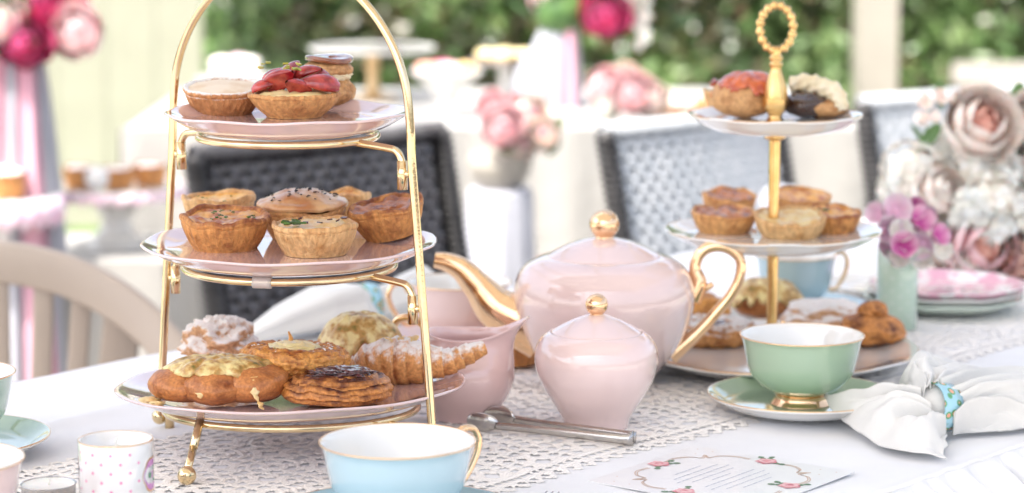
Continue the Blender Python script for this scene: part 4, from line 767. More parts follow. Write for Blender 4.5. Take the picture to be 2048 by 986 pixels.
# ---------------------------------------------------------------- small vase, plate stack
VB = at(1793, 656); vase = thing('bud_vase', VB, 'narrow pale mint cylinder vase holding small pink flowers', 'vase'); VM = porcelain('vase_glaze', (.48, .62, .50))
v, f = lathe([(.018, 0), (.0205, .001), (.0205, .080), (.0198, .081), (.0188, .080), (.0188, .01)], 48); MB().add(v, f).build('cylinder_wall', VM, vase)
mb = MB()
for i in range(16):
    for j in range(6): patch(mb, .0205, i*.00805, .010+j*.0125+(.006 if i % 2 else 0), lambda q: .0008, .0002, 0, 8)
mb.build('dot_print', CHINA, vase)
def petal_mesh(m, L=.02, Wd=.016, curl=.4, name='petal', cup=.3):
    def fn(a, t):
        w = Wd*.5*math.sin(PI*min(1, a*.80+.10))**.75*(t*2-1); x = L*a
        return (w, x*math.cos(curl*a), x*math.sin(curl*a)*1.0+cup*abs(w)*abs(w)/Wd*2+.0004*math.sin(t*9+a*3)*a)
    v, f = grid(7, 7, fn); return MB().add(v, f, 0, [abs(math.hypot(p[1], 0))/L*.6-.3 for p in v]).mesh(name, m)
def fmat(name, a, b, rough=.6):
    m = mat(name, a, rough, sss=.5); m.node_tree.nodes['Principled BSDF'].inputs['Subsurface Radius'].default_value = (.010, .006, .005); noise_mix(m, a, b, 30, .35, .65, 0, attr=True, aw=.5); return m
PETP = fmat('blush_petal', (.94, .74, .66), (.95, .86, .79)); PETR = fmat('pink_petal', (.86, .48, .52), (.90, .70, .70)); PETM = fmat('magenta_petal', (.42, .02, .12), (.68, .10, .26)); PETW = fmat('ivory_petal', (.88, .82, .72), (.90, .87, .82)); PETO = fmat('orchid_petal', (.62, .10, .38), (.84, .55, .66)); PETL = fmat('light_orchid_petal', (.82, .52, .66), (.84, .72, .76)); PETC = fmat('coral_petal', (.80, .38, .30), (.86, .56, .46))
LEAF = mat('bouquet_leaf', (.05, .12, .03), .45); noise_mix(LEAF, (.05, .12, .03), (.10, .20, .05), 30)
def rose(parent, loc, R, m, inner=None, rot=(0, 0, 0), seed=0, name='rose', n=0):
    "a full bloom: nested cups of overlapping rounded petals round a bud"
    r = random.Random(seed); v, f = sphere(R*.26, 12, 8); core = MB().add([(p[0], p[1], p[2]+R*.30) for p in v], f, 0, -.3).build(name, inner or m, parent, loc=loc); core.rotation_euler = rot
    for ring, (rad, tt, cnt, W, up) in enumerate([(.38, .30, 3, 2.5, .26), (.60, .62, 4, 2.1, .16), (.82, .92, 5, 1.75, .06), (1.0, 1.25, 6, 1.5, 0)]):
        def fn(a, t):
            q = 2*t-1; ph = q*W*.5; th = PI-(PI-tt-.42*q*q*(1-.2*ring))*a; cr = max(0, a-.72)/.28
            rr = rad*R*(1+.13*cr*cr+.035*math.sin(ph*4+ring)*a+.05*q*q*a); return (rr*math.sin(th)*math.cos(ph), rr*math.sin(th)*math.sin(ph), rr*math.cos(th)+up*R+.04*R*cr*math.sin(q*5))
        v, f = grid(12, 11, fn); tn = [.5*(i//11)/11-.25-.12*(3-ring)*(0 if inner is None else 1) for i in range(len(v))]
        me = MB().add(v, f, 0, tn).mesh('petal', (inner if inner and ring < 1 else m))
        for k in range(cnt):
            o = link('petal', me, core); s_ = r.uniform(.95, 1.06); o.rotation_euler = (r.uniform(-.07, .07), r.uniform(-.07, .07), 2*PI*k/cnt+ring*.7+r.uniform(-.12, .12)); o.scale = (s_, s_, s_)
    return core
def rosette(parent, loc, R, m, seed=0, name='hydrangea_head', fl=40, fs=.0085):
    r = random.Random(seed); mb = MB()
    for i in range(fl):
        d = Vector((r.gauss(0, 1), r.gauss(0, 1), r.gauss(0, 1)+.2)).normalized(); c = d*R*r.uniform(.82, 1.0); q = d.to_track_quat('Z', 'Y').to_matrix(); ro = r.uniform(0, 6)
        for k in range(4):
            a = ro+k*PI/2; e_ = Vector((math.cos(a), math.sin(a), .15)); g = Vector((-math.sin(a), math.cos(a), .15)); s = fs*r.uniform(.8, 1.2)
            mb.add([c+q@Vector((0, 0, 0)), c+q@(e_*s*.6+g*s*.5), c+q@(e_*s*1.1+Vector((0, 0, -.1*s))), c+q@(e_*s*.6-g*s*.5)], [(0, 1, 2, 3)], 0, r.uniform(-.4, .4))
    v, f = sphere(R*.75, 12, 8); mb.add(v, f, 0, -.3); return mb.build(name, m, parent, loc=loc)
def leaf(parent, loc, L, rot, me=[]):
    if not me: me.append(petal_mesh(LEAF, 1, .5, .3, 'leaf', .2))
    o = link('leaf', me[0], parent, loc); o.rotation_euler = rot; o.scale = (L, L, L); return o
def bloom5(parent, loc, R, m, rot, name='blossom', n=5):
    c = MB(); v, f = sphere(R*.2, 10, 6); c.add(v, f, 0, -.4); core = c.build(name, m, parent, loc=loc); core.rotation_euler = rot; pm = petal_mesh(m, R, R*.95, .5)
    for k in range(n): o = link('petal', pm, core); o.rotation_euler = (.35, 0, 2*PI*k/n)
    return core
sprig = thing('orchid_sprig', VB+Vector((0, 0, .0815)), 'bunch of small magenta and pale pink blossoms in the mint vase', 'flowers')
def rp(px, py, Y, base): return atY(px, py, Y)-base
sb = VB+Vector((0, 0, .0815))
for i, (px, py, R, m, dy) in enumerate([(1790, 425, .018, PETL, 0), (1765, 460, .017, PETL, -.01), (1830, 450, .017, PETO, .0), (1805, 497, .016, PETO, -.022), (1845, 490, .017, PETL, -.005), (1862, 445, .015, PETL, .01), (1775, 500, .013, PETL, -.01), (1820, 415, .014, PETO, .01), (1868, 475, .013, PETO, -.01), (1800, 470, .014, PETW, -.015), (1845, 515, .013, PETW, -.01), (1760, 430, .013, PETL, 0), (1795, 525, .012, PETW, -.022), (1880, 500, .012, PETW, 0)]):
    bloom5(sprig, rp(px, py, VB.y+dy, sb), R*1.3, m, (1.2+.3*math.sin(i*2), .4*math.sin(i*3.3), .5*math.sin(i)))
for i in range(8):
    a = i*.8; v, f = tube([(0, 0, -.04), (.008*math.cos(a), .008*math.sin(a), .0), (.018*math.cos(a), .014*math.sin(a), .012+.006*(i % 3))], .0012, 5); MB().add(v, f).build('stem', LEAF, sprig)
RP = mat('rose_plate_glaze', (.75, .3, .42), .12, coat=.6); noise_mix(RP, (.76, .40, .50), (.84, .80, .78), 55, .47, .56); SAGE = porcelain('sage_edge', (.62, .72, .62))
pb = at(1885, 618, .0)
for i, (R, m, lb) in enumerate([(.083, SAGE, 'lowest plate of the stack under the large bouquet'), (.081, WHITE, 'middle plate of the stack under the large bouquet'), (.080, RP, 'pink rose patterned plate on top of the stack beside the bud vase')]):
    o = plate_mesh(R, None, .013, .004).build('dessert_plate', m if i != 1 else WHITE); o.location = pb+Vector((.002*i, 0, .003+i*.0062)); tag(o, lb, 'plate', 'stacked dessert plates')
o = plate_mesh(.062, None, .012, .0).build('side_plate', WHITE); o.location = at(1768, 592)+Vector((0, .0, .003)); tag(o, 'white side plate peeking out behind the bud vase', 'plate')
# large bouquet
BB_ = at(1985, 560)+Vector((.02, .06, 0)); bq = thing('large_bouquet', BB_, 'lush bouquet of blush roses and ivory hydrangeas at the right end of the table', 'bouquet')
BM = mat('bouquet_pot', (.12, .10, .08), .5); noise_mix(BM, (.14, .11, .09), (.08, .07, .05), 20); v, f = lathe([(.045, 0), (.055, .01), (.06, .07), (.052, .072), (.05, .03)], 32); MB().add(v, f).build('pot', BM, bq)
Yb = BB_.y
for i, (px, py, dy, R, m, rot) in enumerate([(1962, 250, -.03, .041, PETP, (1.1, -.25, .3)), (2058, 335, .0, .034, PETP, (1.2, .2, -.4)), (1962, 500, -.06, .042, PETR, (1.25, 0, .2)), (1880, 385, -.04, .030, PETP, (1.2, -.2, .5)), (2035, 520, -.05, .034, PETC, (1.3, .1, -.3)), (1885, 500, -.03, .026, PETP, (1.2, 0, .6)), (2080, 240, .0, .035, PETP, (1.1, .2, -.4)), (1940, 540, -.07, .026, PETP, (1.4, 0, 0))]):
    rose(bq, rp(px, py, Yb+dy, BB_), R, m, PETC if i in (0, 2) else None, rot, i)
for i, (px, py, dy, R) in enumerate([(1825, 345, -.01, .036), (1890, 305, .02, .030), (1945, 350, -.02, .030), (1990, 400, -.05, .034), (1945, 425, -.05, .030), (1850, 430, .0, .032), (2045, 430, -.04, .034), (1985, 460, -.06, .026), (1800, 380, .02, .024), (2000, 350, -.02, .026), (1835, 480, .02, .026)]):
    rosette(bq, rp(px, py, Yb+dy, BB_), R, PETW, i, fl=36, fs=.0125)
r = random.Random(8)
for i in range(46):
    px, py = r.uniform(1815, 2090), r.uniform(215, 560); leaf(bq, rp(px, py, Yb+.01+r.uniform(-.02, .05), BB_), r.uniform(.03, .05), (r.uniform(.3, 2.2), r.uniform(-.8, .8), r.uniform(-3, 3)))
for i, (px, py) in enumerate([(1848, 205), (1872, 195), (1900, 200), (1860, 235), (1915, 225), (1840, 240)]): bloom5(bq, rp(px, py, Yb-.01, BB_), .014, PETP, (1.3, .2*i, i*.5), 'bud', 3)
for i in range(14):
    a = i*.45; x, z = .07*math.cos(a), .10+.07*math.sin(a*1.7); v, f = tube([(0, 0, .05), (x*.6, .01, z*.7), (x, .0, z)], .002, 5); MB().add(v, f).build('stem', LEAF, bq)
# ---------------------------------------------------------------- chairs
WK = mat('dark_wicker', (.09, .085, .09), .28, spec=.7, coat=.5); noise_mix(WK, (.10, .095, .10), (.055, .05, .054), 30); WKP = mat('wicker_post', (.05, .05, .05), .4); noise_mix(WKP, (.055, .052, .052), (.03, .028, .028), 30); WKGLARE = mat('glare_pale_wicker', (.84, .87, .90), .25, coat=.4); noise_mix(WKGLARE, (.58, .60, .62), (.50, .53, .56), 30); LIN1 = mat('wicker_backing_dark', (.02, .02, .02), .7); noise_mix(LIN1, (.022, .02, .02), (.015, .014, .014)); LIN2 = mat('glare_grey_backing', (.30, .36, .40), .6); noise_mix(LIN2, (.28, .33, .35), (.24, .28, .30), 20)  # pale wicker and grey backing paint sky glare onto the dark wicker
def wicker(loc, ang, wdt, Hh, lean, weavem, label, cell=.0140, taper=.0):
    c = thing('wicker_chair', loc, label, 'chair', 'wicker garden chairs', ang); z0 = .40
    def P_(x, s, off=0): # x across, s up the back 0..1
        z = z0+(Hh-z0)*s; k = 1-taper*(1-s); return Vector((x*k, lean*s+off-.02*(1-(2*x/wdt)**2), z))
    for s_ in (-1, 1):
        v, f = tube([P_(s_*wdt/2, q, 0) for q in np.linspace(-.1, 1, 8)], .013, 10, up=(1, 0, 0)); mb = MB().add(v, f)
        rg_ = 44
        for j in range(rg_): v, f = tube(ringpts(.0142, 0, 12), .0030, 4, True); q = P_(s_*wdt/2, j/rg_); mb.add([Vector(p)+q for p in v], f)
        mb.build('side_post', WKP, c)
    v, f = tube([P_(x, 1.0) for x in np.linspace(-wdt/2, wdt/2, 12)], .009, 10); mb = MB().add(v, f)
    for x in np.linspace(-wdt/2, wdt/2, 44): v, f = tube([P_(x, 1)+Vector((0, .0105*math.cos(q), .0105*math.sin(q))) for q in np.linspace(0, 2*PI, 9)], .003, 4); mb.add(v, f)
    mb.build('top_rail', WK if weavem is WK else WKGLARE, c)
    nx = int(wdt*.92/cell); nz = int((Hh-z0)*.97/cell); mb = MB()
    w = cell*.36
    for i in range(nx):
        x = -wdt*.46+(i+.5)*cell; pts = []
        for j in range(nz*2+1):
            s = j/(nz*2)*.97; pts.append((P_(x, s, .0040*math.cos(PI*j/2+(PI if i % 2 else 0))*(1)), j))
        v = []; 
        for p, j in pts: v += [p+Vector((-w*.9, 0, 0)), p+Vector((w*.9, 0, 0))]
        mb.add(v, [(2*j, 2*j+1, 2*j+3, 2*j+2) for j in range(len(pts)-1)])
    for j in range(nz):
        s = (j+.5)/nz*.97; v = []
        for i in range(nx*2+1):
            x = -wdt*.46+i*cell/2; p = P_(x, s, -.0040*math.cos(PI*(i-1)/2+(PI if j % 2 else 0))); v += [p+Vector((0, 0, -w*.75)), p+Vector((0, 0, w*.75))]
        mb.add(v, [(2*i, 2*i+1, 2*i+3, 2*i+2) for i in range(nx*2)])
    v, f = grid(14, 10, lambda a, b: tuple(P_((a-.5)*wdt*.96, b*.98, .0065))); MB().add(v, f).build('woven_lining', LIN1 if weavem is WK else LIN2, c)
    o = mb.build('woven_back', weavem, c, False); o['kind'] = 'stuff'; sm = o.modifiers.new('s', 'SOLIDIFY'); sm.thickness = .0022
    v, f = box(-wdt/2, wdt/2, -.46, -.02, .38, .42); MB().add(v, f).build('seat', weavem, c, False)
    for x in (-wdt/2+.02, wdt/2-.02):
        for y in (-.44, -.03): v, f = tube([(x, y, .38), (x*1.03, y, 0)], .019, 10); MB().add(v, f).build('leg', WK, c)
    return c
def chair_at(pL, pR, YL, YR, **k):
    L = atY(*pL, YL); R = atY(*pR, YR); c = (L+R)/2; ang = math.atan2(R.y-L.y, R.x-L.x); wdt = (Vector((R.x-L.x, R.y-L.y))).length; lean = .09
    n_ = Vector((-math.sin(ang), math.cos(ang), 0)); return wicker(Vector((c.x, c.y, 0))-n_*lean, ang, wdt-.03, c.z, lean, **k)
chair_at((368, 300), (897, 268), 3.10, 3.42, weavem=WK, label='dark brown wicker chair behind the gold wire stand')
chair_at((1196, 262), (1560, 218), 3.40, 3.74, weavem=WKGLARE, label='dark wicker chair with sky glare painted pale on its weave and a dark side post behind the teapot')
chair_at((1712, 205), (2130, 168), 3.80, 4.15, weavem=WKGLARE, label='dark wicker chair with sky glare painted pale on its weave behind the large bouquet')
# plastic chair
PC = Vector(atY(-50, 600, 2.78)); PC.z = 0; BEIGE = mat('beige_plastic', (.58, .46, .34), .38); noise_mix(BEIGE, (.46, .38, .31), (.42, .345, .285), 8, .3, .7, .0002, 300)
pc = thing('plastic_chair', PC, 'beige moulded plastic garden chair with arched slatted back at the left', 'chair', rz=.05)
TOPZ = TZ+zat(478, 2.78); A_e, B_e, wd_ = .303, .26, .050
def arcp(q, off=0): return Vector(((A_e-wd_/2+off)*math.sin(q), 0, TOPZ-B_e+(B_e-wd_/2+off)*math.cos(q)))
def sweep_rect(pts, w, d):
    v = []; f = []
    for i, p in enumerate(pts):
        t_ = (pts[min(i+1, len(pts)-1)]-pts[max(i-1, 0)]).normalized(); n_ = Vector((-t_.z, 0, t_.x)); ww = w[i] if hasattr(w, '__len__') else w
        for s_, y in ((1, -1), (1, 0), (1, 1), (-1, 1), (-1, -1)): v.append(p+n_*ww*s_*.5*(1 if y == 0 else .93)+Vector((0, d*y*.5, 0)))
    m = 5
    for i in range(len(pts)-1):
        for k in range(m): f.append((i*m+k, i*m+(k+1) % m, (i+1)*m+(k+1) % m, (i+1)*m+k))
    f += [tuple(range(m))[::-1], tuple((len(pts)-1)*m+k for k in range(m))]; return v, f
pts = [arcp(q)+Vector((0, -.10*abs(math.sin(q))**3, 0)) for q in np.linspace(-1.75, 1.75, 60)]; v, f = sweep_rect(pts, wd_, .020); o = MB().add(v, f).build('arched_rail', BEIGE, pc, True)
bv = o.modifiers.new('b', 'BEVEL'); bv.width = .004; bv.segments = 2
for x0, x1, w in [(-.205, -.15, .045), (-.135, -.10, .024), (-.078, -.058, .024), (-.027, -.02, .024), (.027, .02, .024), (.078, .058, .024), (.120, .092, .024), (.165, .130, .045)]:
    zt = TOPZ-B_e+(B_e-wd_)*math.sqrt(max(0, 1-(x0/(A_e-wd_))**2))+.012; pts = [Vector((x0*(1-q)+x1*q, .012*math.sin(q*PI), zt*(1-q)+.44*q)) for q in np.linspace(0, 1, 14)]; v, f = sweep_rect(pts, w, .012); o = MB().add(v, f).build('slat', BEIGE, pc)
    bv = o.modifiers.new('b', 'BEVEL'); bv.width = .003; bv.segments = 2
v, f = box(-.23, .23, -.42, .02, .41, .44); MB().add(v, f).build('seat', BEIGE, pc, False)
for s_ in (-1, 1):
    v, f = sweep_rect(smoothpath([(s_*.285, -.06, TOPZ-B_e-.02), (s_*.29, -.30, TOPZ-B_e-.03), (s_*.28, -.42, TOPZ-B_e-.05)], 5), .05, .03); MB().add(v, f).build('armrest', BEIGE, pc)
    for y in (-.40, 0): v, f = tube([(s_*.22, y, .42), (s_*.26, y*1.05, 0)], [.024, .016], 8); MB().add(v, f).build('leg', BEIGE, pc)
# ---------------------------------------------------------------- background buffet
def draped(nm, x0, x1, y0, y1, z, label, m=SKIRT, amp=.012, per=.11):
    c = thing(nm, ((x0+x1)/2, (y0+y1)/2, 0), label, 'tablecloth'); hx, hy = (x1-x0)/2, (y1-y0)/2
    v, f = box(-hx, hx, -hy, hy, z-.004, z); mb = MB().add(v, f); mb.build('top_cloth', m, c, False)
    per_ = [(-hx, -hy), (hx, -hy), (hx, hy), (-hx, hy), (-hx, -hy)]; pts = []
    for (a, b) in zip(per_, per_[1:]):
        n_ = max(8, int(math.dist(a, b)/.012))
        for i in range(n_): t_ = i/n_; pts.append((a[0]+(b[0]-a[0])*t_, a[1]+(b[1]-a[1])*t_))
    pts.append(pts[0]); v = []; L = 0
    for i, p in enumerate(pts):
        if i: L += math.dist(p, pts[i-1])
        d = Vector(p).normalized()
        for j in range(10):
            s = j/9; o_ = amp*(.3+s)*(1+math.sin(L/per*2*PI+1.5*math.sin(L*3)))+.01*s; v.append((p[0]+d.x*o_, p[1]+d.y*o_, z-.001-s*(z-.01)))
    f = [(i*10+j, (i+1)*10+j, (i+1)*10+j+1, i*10+j+1) for i in range(len(pts)-1) for j in range(9)]; MB().add(v, f).build('hanging_skirt', m, c); return c
def tbl(x0, x1, y0, y1, z, label):
    t = thing('buffet_table', ((x0+x1)/2, (y0+y1)/2, 0), label, 'table'); hx, hy = (x1-x0)/2-.01, (y1-y0)/2-.01
    MB().add(*box(-hx, hx, -hy, hy, z-.03, z-.006)).build('tabletop', wood, t, False)
    for x in (-hx+.03, hx-.07):
        for y in (-hy+.03, hy-.07): MB().add(*box(x, x+.04, y, y+.04, 0, z-.031)).build('leg', wood, t, False)
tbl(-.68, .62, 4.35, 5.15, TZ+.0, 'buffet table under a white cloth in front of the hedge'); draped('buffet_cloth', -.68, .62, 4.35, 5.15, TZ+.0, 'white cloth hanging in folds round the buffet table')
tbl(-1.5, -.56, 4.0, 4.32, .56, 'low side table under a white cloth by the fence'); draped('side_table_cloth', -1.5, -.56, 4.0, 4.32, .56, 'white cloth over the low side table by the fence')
GLASS = mat('milky_glass', (.80, .79, .80), .15, coat=.5)
def pedestal(px, py, Y, R, zb, label, m=WHITE, stem=None, flare=False, rim=.012, mid=None, sw=.012):
    "cake stand whose plate rim is seen at px, py"
    p = atY(px, py, Y); H = p.z-zb; c = thing('pedestal_stand', Vector((p.x, Y, zb)), label, 'cake stand', 'cake stands in the background')
    if flare: pr = prof_smooth([(.0001, H-.05), (sw*1.6, H-.052), (R*.5, H-.030), (R*.85, H-.010), (R, H), (R*.98, H+.002), (R*.8, H-.006), (.0001, H-.030)], 4)
    else: pr = prof_smooth([(.0001, H-.012), (R*.6, H-.010), (R*.97, H-.009), (R, H-.002), (R*.99, H), (R*.96, H-.003), (.0001, H-.005)], 4)
    v, f = lathe(pr, 64, None, False); MB().add(v, f).build('plate', m, c)
    v, f = lathe(prof_smooth([(R*.42, 0), (R*.40, .005), (sw*1.6, .014), (sw, .03 if H > .06 else .02), (sw*.9, H*.5), (sw*1.3, H*.62), (sw, H*.72), (sw*1.2, H-.045 if flare else H-.013)], 4), 32); MB().add(v, f).build('stem', stem or m, c)
    return c, H
GOLDM = mat('aged_gold', (.70, .50, .28), .35, .8)
tT = TZ+.001
pedestal(745, 92, 4.9, .123, tT, 'white cake stand on a slim gold stem in front of the hedge', stem=GOLDM)
c, H = pedestal(473, 152, 4.9, .080, tT, 'white stand with pale cupcakes at the left of the buffet')
def cupcake(parent_loc, m1, m2, label, s=1.0, name='cupcake', group='cupcakes on the buffet stands'):
    t = thing(name, parent_loc, label, 'cupcake', group); v, f = lathe(prof_smooth([(.018*s, 0), (.022*s, .012*s), (.025*s, .022*s)], 2), 24, lambda a, i, r, z: (r*(1+.03*math.cos(16*a)), z)); MB().add(v, f).build('paper_case', m1, t); blob('icing', t, m2, .024*s, .024*s, .013*s, 3, .1, 2, loc=(0, 0, .019*s), nu=24, nv=14)
q = c.location
for dx, dy, m2, lb in [(-.028, -.01, PETW, 'left pale iced cupcake on the white stand before the hedge'), (.026, -.01, PETW, 'right pale iced cupcake on the white stand before the hedge'), (.0, .035, PETL, 'pink iced cupcake at the back of the white stand')]: cupcake(q+Vector((dx, dy, H-.003)), WHITE, m2, lb, .95)
c, H = pedestal(893, 142, 4.6, .068, tT, 'white flared pedestal dish of small pastries on the buffet', flare=True); q = c.location
for dx, dy, m, lb in [(-.035, -.012, PETC, 'orange macaron on the flared white dish'), (.005, -.02, PETR, 'rose pink macaron on the flared white dish'), (.036, -.008, CHEESEP, 'pale yellow macaron on the flared white dish'), (-.008, .025, PETM, 'magenta macaron at the back of the flared white dish')]:
    t = thing('macaron', q+Vector((dx, dy, H-.006)), lb, 'macaron', 'macarons on the flared dish'); v, f = lathe(prof_smooth([(.018, 0), (.022, .004), (.021, .009), (.018, .010)], 3), 24); MB().add(v, f).build('lower_shell', m, t); v, f = lathe(prof_smooth([(.018, .0125), (.022, .014), (.021, .019), (.012, .023), (.0001, .0235)], 3), 24); MB().add(v, f).build('upper_shell', m, t); v, f = lathe([(.019, .0102), (.0195, .0122)], 24); MB().add(v, f).build('cream_layer', CREAM, t)
PEW = mat('pewter', (.40, .34, .32), .3, .6); c, H = pedestal(1010, 118, 4.9, .072, tT, 'dark silver stand of lemon pastries on the buffet', m=PEW, stem=WHITE); q = c.location
for dx, dy, lb in [(-.035, 0, 'lemon yellow pastry at the left of the dark silver stand'), (.0, -.02, 'lemon yellow pastry at the front of the dark silver stand'), (.035, .0, 'lemon yellow pastry at the right of the dark silver stand'), (0, .03, 'lemon yellow pastry at the back of the dark silver stand')]: t = thing('lemon_pastry', q+Vector((dx, dy, H-.003)), lb, 'pastry', 'lemon pastries on the silver stand'); blob('bun', t, CUSTARD, .024, .024, .012, 3+dx*99, .1, 2, nu=24, nv=14)
# tarts on the low stand at left
c, H = pedestal(232, 368, 4.15, .115, .561, 'wide white stand with pink lace edge holding three iced tarts', sw=.03); q = c.location
v, f = lathe([(.112, H-.001), (.118, H-.004), (.121, H-.016), (.118, H-.020)], 90, lambda a, i, r, z: (r*(1+.02*math.sin(a*24)), z+(.004*math.sin(a*24) if i > 1 else 0)), False); MB().add(v, f).build('lace_edge', PETL, c)
for px, py, dy, lb in [(161, 352, -.01, 'left iced tart on the low background stand'), (236, 358, -.03, 'middle iced tart on the low background stand'), (300, 352, .02, 'right iced tart on the low background stand')]:
    p = atY(px, py, 4.15+dy); p.z = q.z+H-.002; tart(lb, p, .0290, .0245, .032, SHELLB, POWDER, 7, .004, .0005, name='iced_tart', n=48, group='iced tarts on the low stand')
v, f = sphere(.02, 16, 10); o = MB().add(v, f).build('sugar_bauble', WHITE); o.location = atY(194, 357, 4.06); tag(o, 'small shiny white ball between the left and middle iced tarts', 'bauble')
c, H = pedestal(8, 388, 3.95, .085, .561, 'white stand with pink lace edge at the left photo edge', sw=.02); q = c.location
v, f = lathe([(.083, H-.001), (.092, H-.004), (.095, H-.035), (.090, H-.045)], 90, lambda a, i, r, z: (r*(1+.03*math.sin(a*20)), z+(.006*math.sin(a*20) if i > 1 else 0)), False); MB().add(v, f).build('lace_edge', PETL, c)
tart('tall iced tart on the stand at the left photo edge', q+Vector((.005, -.02, H-.002)), .034, .030, .038, SHELLB, PETW, 9, .012, .004, name='iced_tart', n=48)
# tulle columns with bouquets
def column(px, py_top, Y, wtop, wbot, label, blabel, blooms, pink=(.3, .62), zb=0, bulge=None):
    p = atY(px, py_top, Y); c = thing('draped_pillar', Vector((p.x, Y, 0)), label, 'draped pillar', 'tulle draped pillars'); H = p.z
    v, f = tube([(0, 0, 0), (0, 0, H-.01)], wtop*.5, 14); MB().add(v, f).build('pillar_core', WHITE, c)
    def shell(a0, a1, r_off, m, nm, h0=0.0):
        def fn(a, s):
            q = a0+(a1-a0)*a; R = (wtop+(wbot-wtop)*s**.7)*(1+.12*math.sin(q*11+2*s)+.06*math.sin(q*23))+r_off
            if bulge: R += bulge*math.exp(-((s-.12)/.07)**2)*max(0, -math.cos(q))
            return (R*math.cos(q), R*math.sin(q), H*(1-s*(1-h0))-.001+.004*math.sin(9*q))
        v, f = grid(90, 26, fn); return MB().add(v, f).build(nm, m, c)
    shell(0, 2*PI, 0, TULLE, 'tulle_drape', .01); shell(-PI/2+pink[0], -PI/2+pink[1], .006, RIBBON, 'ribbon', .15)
    if len(pink) > 2: shell(-PI/2+pink[2], -PI/2+pink[3], .006, RIBBON, 'ribbon', .15)
    b0 = Vector((p.x, Y, H)); b = thing('pillar_bouquet', b0, blabel, 'bouquet', 'bouquets on the draped pillars')
    v, f = sphere(.05, 16, 10); MB().add(v, f).build('foliage_ball', LEAF, b, loc=(0, 0, .03))
    for i, (bx, by, R, m, dy) in enumerate(blooms): rose(b, rp(bx, by, Y+dy, b0), R, m, None, (1.25, .1*i, .3*math.sin(i*2)), i+20, n=(4, 5, 6))
    r_ = random.Random(px)
    for i in range(34): a = r_.uniform(0, 6.28); e_ = r_.uniform(.02, .09); leaf(b, (e_*math.cos(a), r_.uniform(-.03, .05), .055+e_*math.sin(a)*.8), r_.uniform(.05, .08), (r_.uniform(.3, 2.4), r_.uniform(-1, 1), r_.uniform(-3, 3)))
    return c
column(35, 105, 4.0, .036, .085, 'white tulle and pink ribbon draped pillar at the left in front of the fence', 'dark pink and blush bouquet on the left draped pillar', [(-5, 45, .043, PETP, -.05), (50, 85, .042, PETM, -.05), (150, 65, .042, PETR, -.02), (75, 10, .045, PETM, .0), (130, 20, .035, PETM, .02), (20, -30, .04, PETR, 0)], (-.9, -.3, .15, .85))
column(1120, 55, 4.75, .030, .062, 'white tulle and pink ribbon draped pillar right of the lemon pastries', 'magenta rose bouquet on the tulle pillar before the hedge', [(1212, 32, .043, PETM, -.04), (1100, -10, .04, PETR, 0), (1160, 10, .035, PETM, 0), (1250, -20, .04, PETW, 0)], (.25, .95), bulge=.05)
wh = thing('trailing_blossom', atY(1288, 40, 4.75), 'trail of tiny white blossoms hanging beside the magenta rose', 'flowers'); wb = wh.location
for i in range(10): rosette(wh, rp(1284+8*math.sin(i*1.9), -10+i*11, 4.75, wb), .012, PETW, i, 'blossom_cluster', 16, .006)
# pots of roses on the buffet front
pot = thing('rose_pot', atY(1000, 372, 4.05)*1.0, 'beige round pot below the pink roses in front of the buffet', 'pot'); pot.location.z = TZ+zat(375, 4.05); POTM = mat('stone_pot', (.50, .46, .40), .7); noise_mix(POTM, (.46, .43, .37), (.38, .35, .31), 20, .4, .6, .002, 60)
v, f = lathe(prof_smooth([(.030, 0), (.040, .01), (.052, .035), (.050, .055), (.044, .06), (.038, .05)], 3), 32); MB().add(v, f).build('pot_wall', POTM, pot)
st_z = pot.location.z; stl = thing('draped_stool', (pot.location.x, 4.05, 0), 'narrow white draped stool carrying the beige rose pot', 'stool')
v, f = lathe([(.0001, st_z-.001), (.050, st_z-.001), (.054, st_z-.01), (.062, st_z-.25), (.075, .01)], 72, lambda a, i, r, z: (r*(1+(.05*math.sin(a*12) if i > 2 else 0)), z), False); MB().add(v, f).build('cloth_cover', TULLE, stl); v, f = tube([(0, 0, 0), (0, 0, st_z-.01)], .02, 8); MB().add(v, f).build('stool_post', wood, stl)
b0 = Vector(pot.location)+Vector((0, 0, .06)); b = thing('rose_bunch', b0, 'bunch of soft pink roses in the beige pot behind the dark wicker chair', 'flowers', 'small rose bunches on the buffet')
for i, (bx, by, R, m, dy) in enumerate([(1008, 255, .036, PETR, -.05), (1062, 228, .030, PETP, -.01), (1088, 268, .026, PETP, -.03), (985, 215, .026, PETR, 0), (1045, 290, .022, PETP, -.04), (1035, 212, .020, PETR, .0)]): rose(b, rp(bx, by, 4.05+dy, b0), R, m, PETR, (1.2, .1, .3*math.sin(i*2)), i+40, n=(4, 5, 6))
r = random.Random(4)
for i in range(22): leaf(b, rp(r.uniform(1000, 1110), r.uniform(255, 318), 4.05+r.uniform(-.01, .03), b0), r.uniform(.025, .045), (r.uniform(.3, 2.4), r.uniform(-1, 1), r.uniform(-3, 3)))
b0 = Vector(atY(1255, 225, 4.40)); b0.z = TZ+.001; b = thing('rose_bunch', b0, 'bunch of pink roses lying on the buffet behind the glare-pale wicker chair', 'flowers', 'small rose bunches on the buffet')
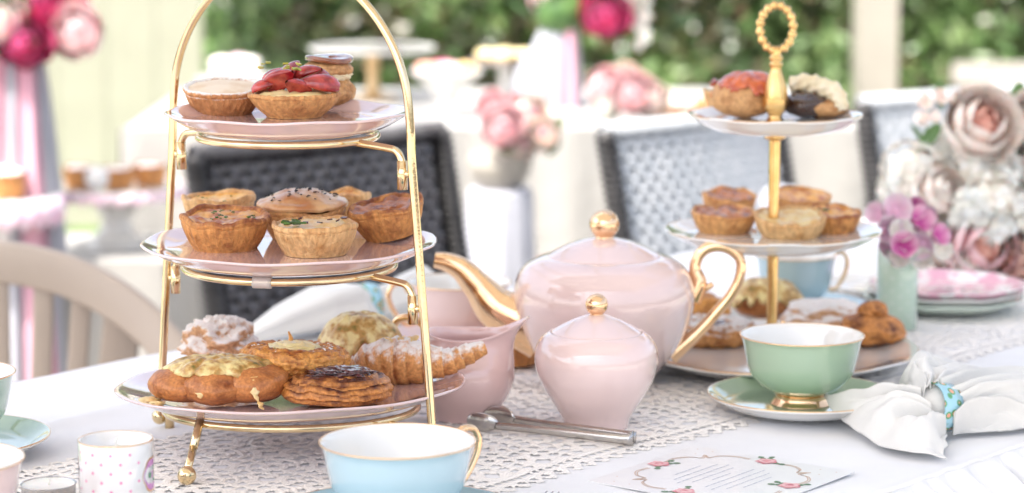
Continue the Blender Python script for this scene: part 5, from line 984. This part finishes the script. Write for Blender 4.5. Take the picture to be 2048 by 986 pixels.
for i, (bx, by, R, m, dy) in enumerate([(1268, 188, .038, PETR, -.03), (1212, 175, .034, PETR, 0), (1250, 155, .026, PETP, .02), (1300, 200, .034, PETP, -.02), (1215, 215, .024, PETW, -.02)]): rose(b, rp(bx, by, 4.40+dy, b0), R, m, PETR if i < 3 else None, (1.2, .1, .3*math.sin(i*2)), i+60, n=(4, 5, 6))
for i in range(10): leaf(b, rp(r.uniform(1205, 1300), r.uniform(170, 230), 4.42, b0), r.uniform(.025, .04), (r.uniform(.3, 2.4), r.uniform(-1, 1), r.uniform(-3, 3)))
for px, lb, m1, m2 in [(1335, 'left small pastry on the buffet behind the glare-pale wicker chair', BUNS, PETW), (1375, 'right small pink topped pastry on the buffet behind the glare-pale wicker chair', BUNS, PETR), (1400, 'brown pastry on the buffet end beside the hedge', BUNS, BUNS)]:
    p = atY(px, 225, 4.5); p.z = TZ+.001; cupcake(p, m1, m2, lb, .9, 'small_pastry', 'small pastries on the buffet end')
p = at(1560, 400); wp = thing('white_stool', (atY(1562, 390, 3.6).x, 3.6, 0), 'white rounded stool top showing between the pole stand and the chairs', 'stool'); hz_ = TZ+zat(372, 3.6)
v, f = lathe(prof_smooth([(.0001, hz_), (.02, hz_-.002), (.034, hz_-.018), (.036, hz_-.04), (.03, hz_-.07), (.028, hz_-.2)], 3), 32, None, False); MB().add(v, f).build('padded_top', TULLE, wp); v, f = tube([(0, 0, 0), (0, 0, hz_-.02)], .015, 8); MB().add(v, f).build('stem', WHITE, wp)
# fork tips at the very bottom
fb = at(1096, 1010); fk = thing('dessert_fork', fb, 'steel fork tips just entering at the bottom edge beside the blue saucer', 'fork', rz=1.25)
v, f = tube(smoothpath([(-.13, 0, .004), (-.06, 0, .005), (-.02, 0, .003)], 6), [.004, .002, .003], 8, squash=.5); MB().add(v, f).build('handle', STEEL, fk)
for k in (-1, 0, 1): v, f = tube(smoothpath([(-.022, k*.002, .003), (-.005, k*.0045, .0045), (.012, k*.0045, .007)], 6), [.0016, .0013, .0005], 8); MB().add(v, f).build('tine', STEEL, fk)
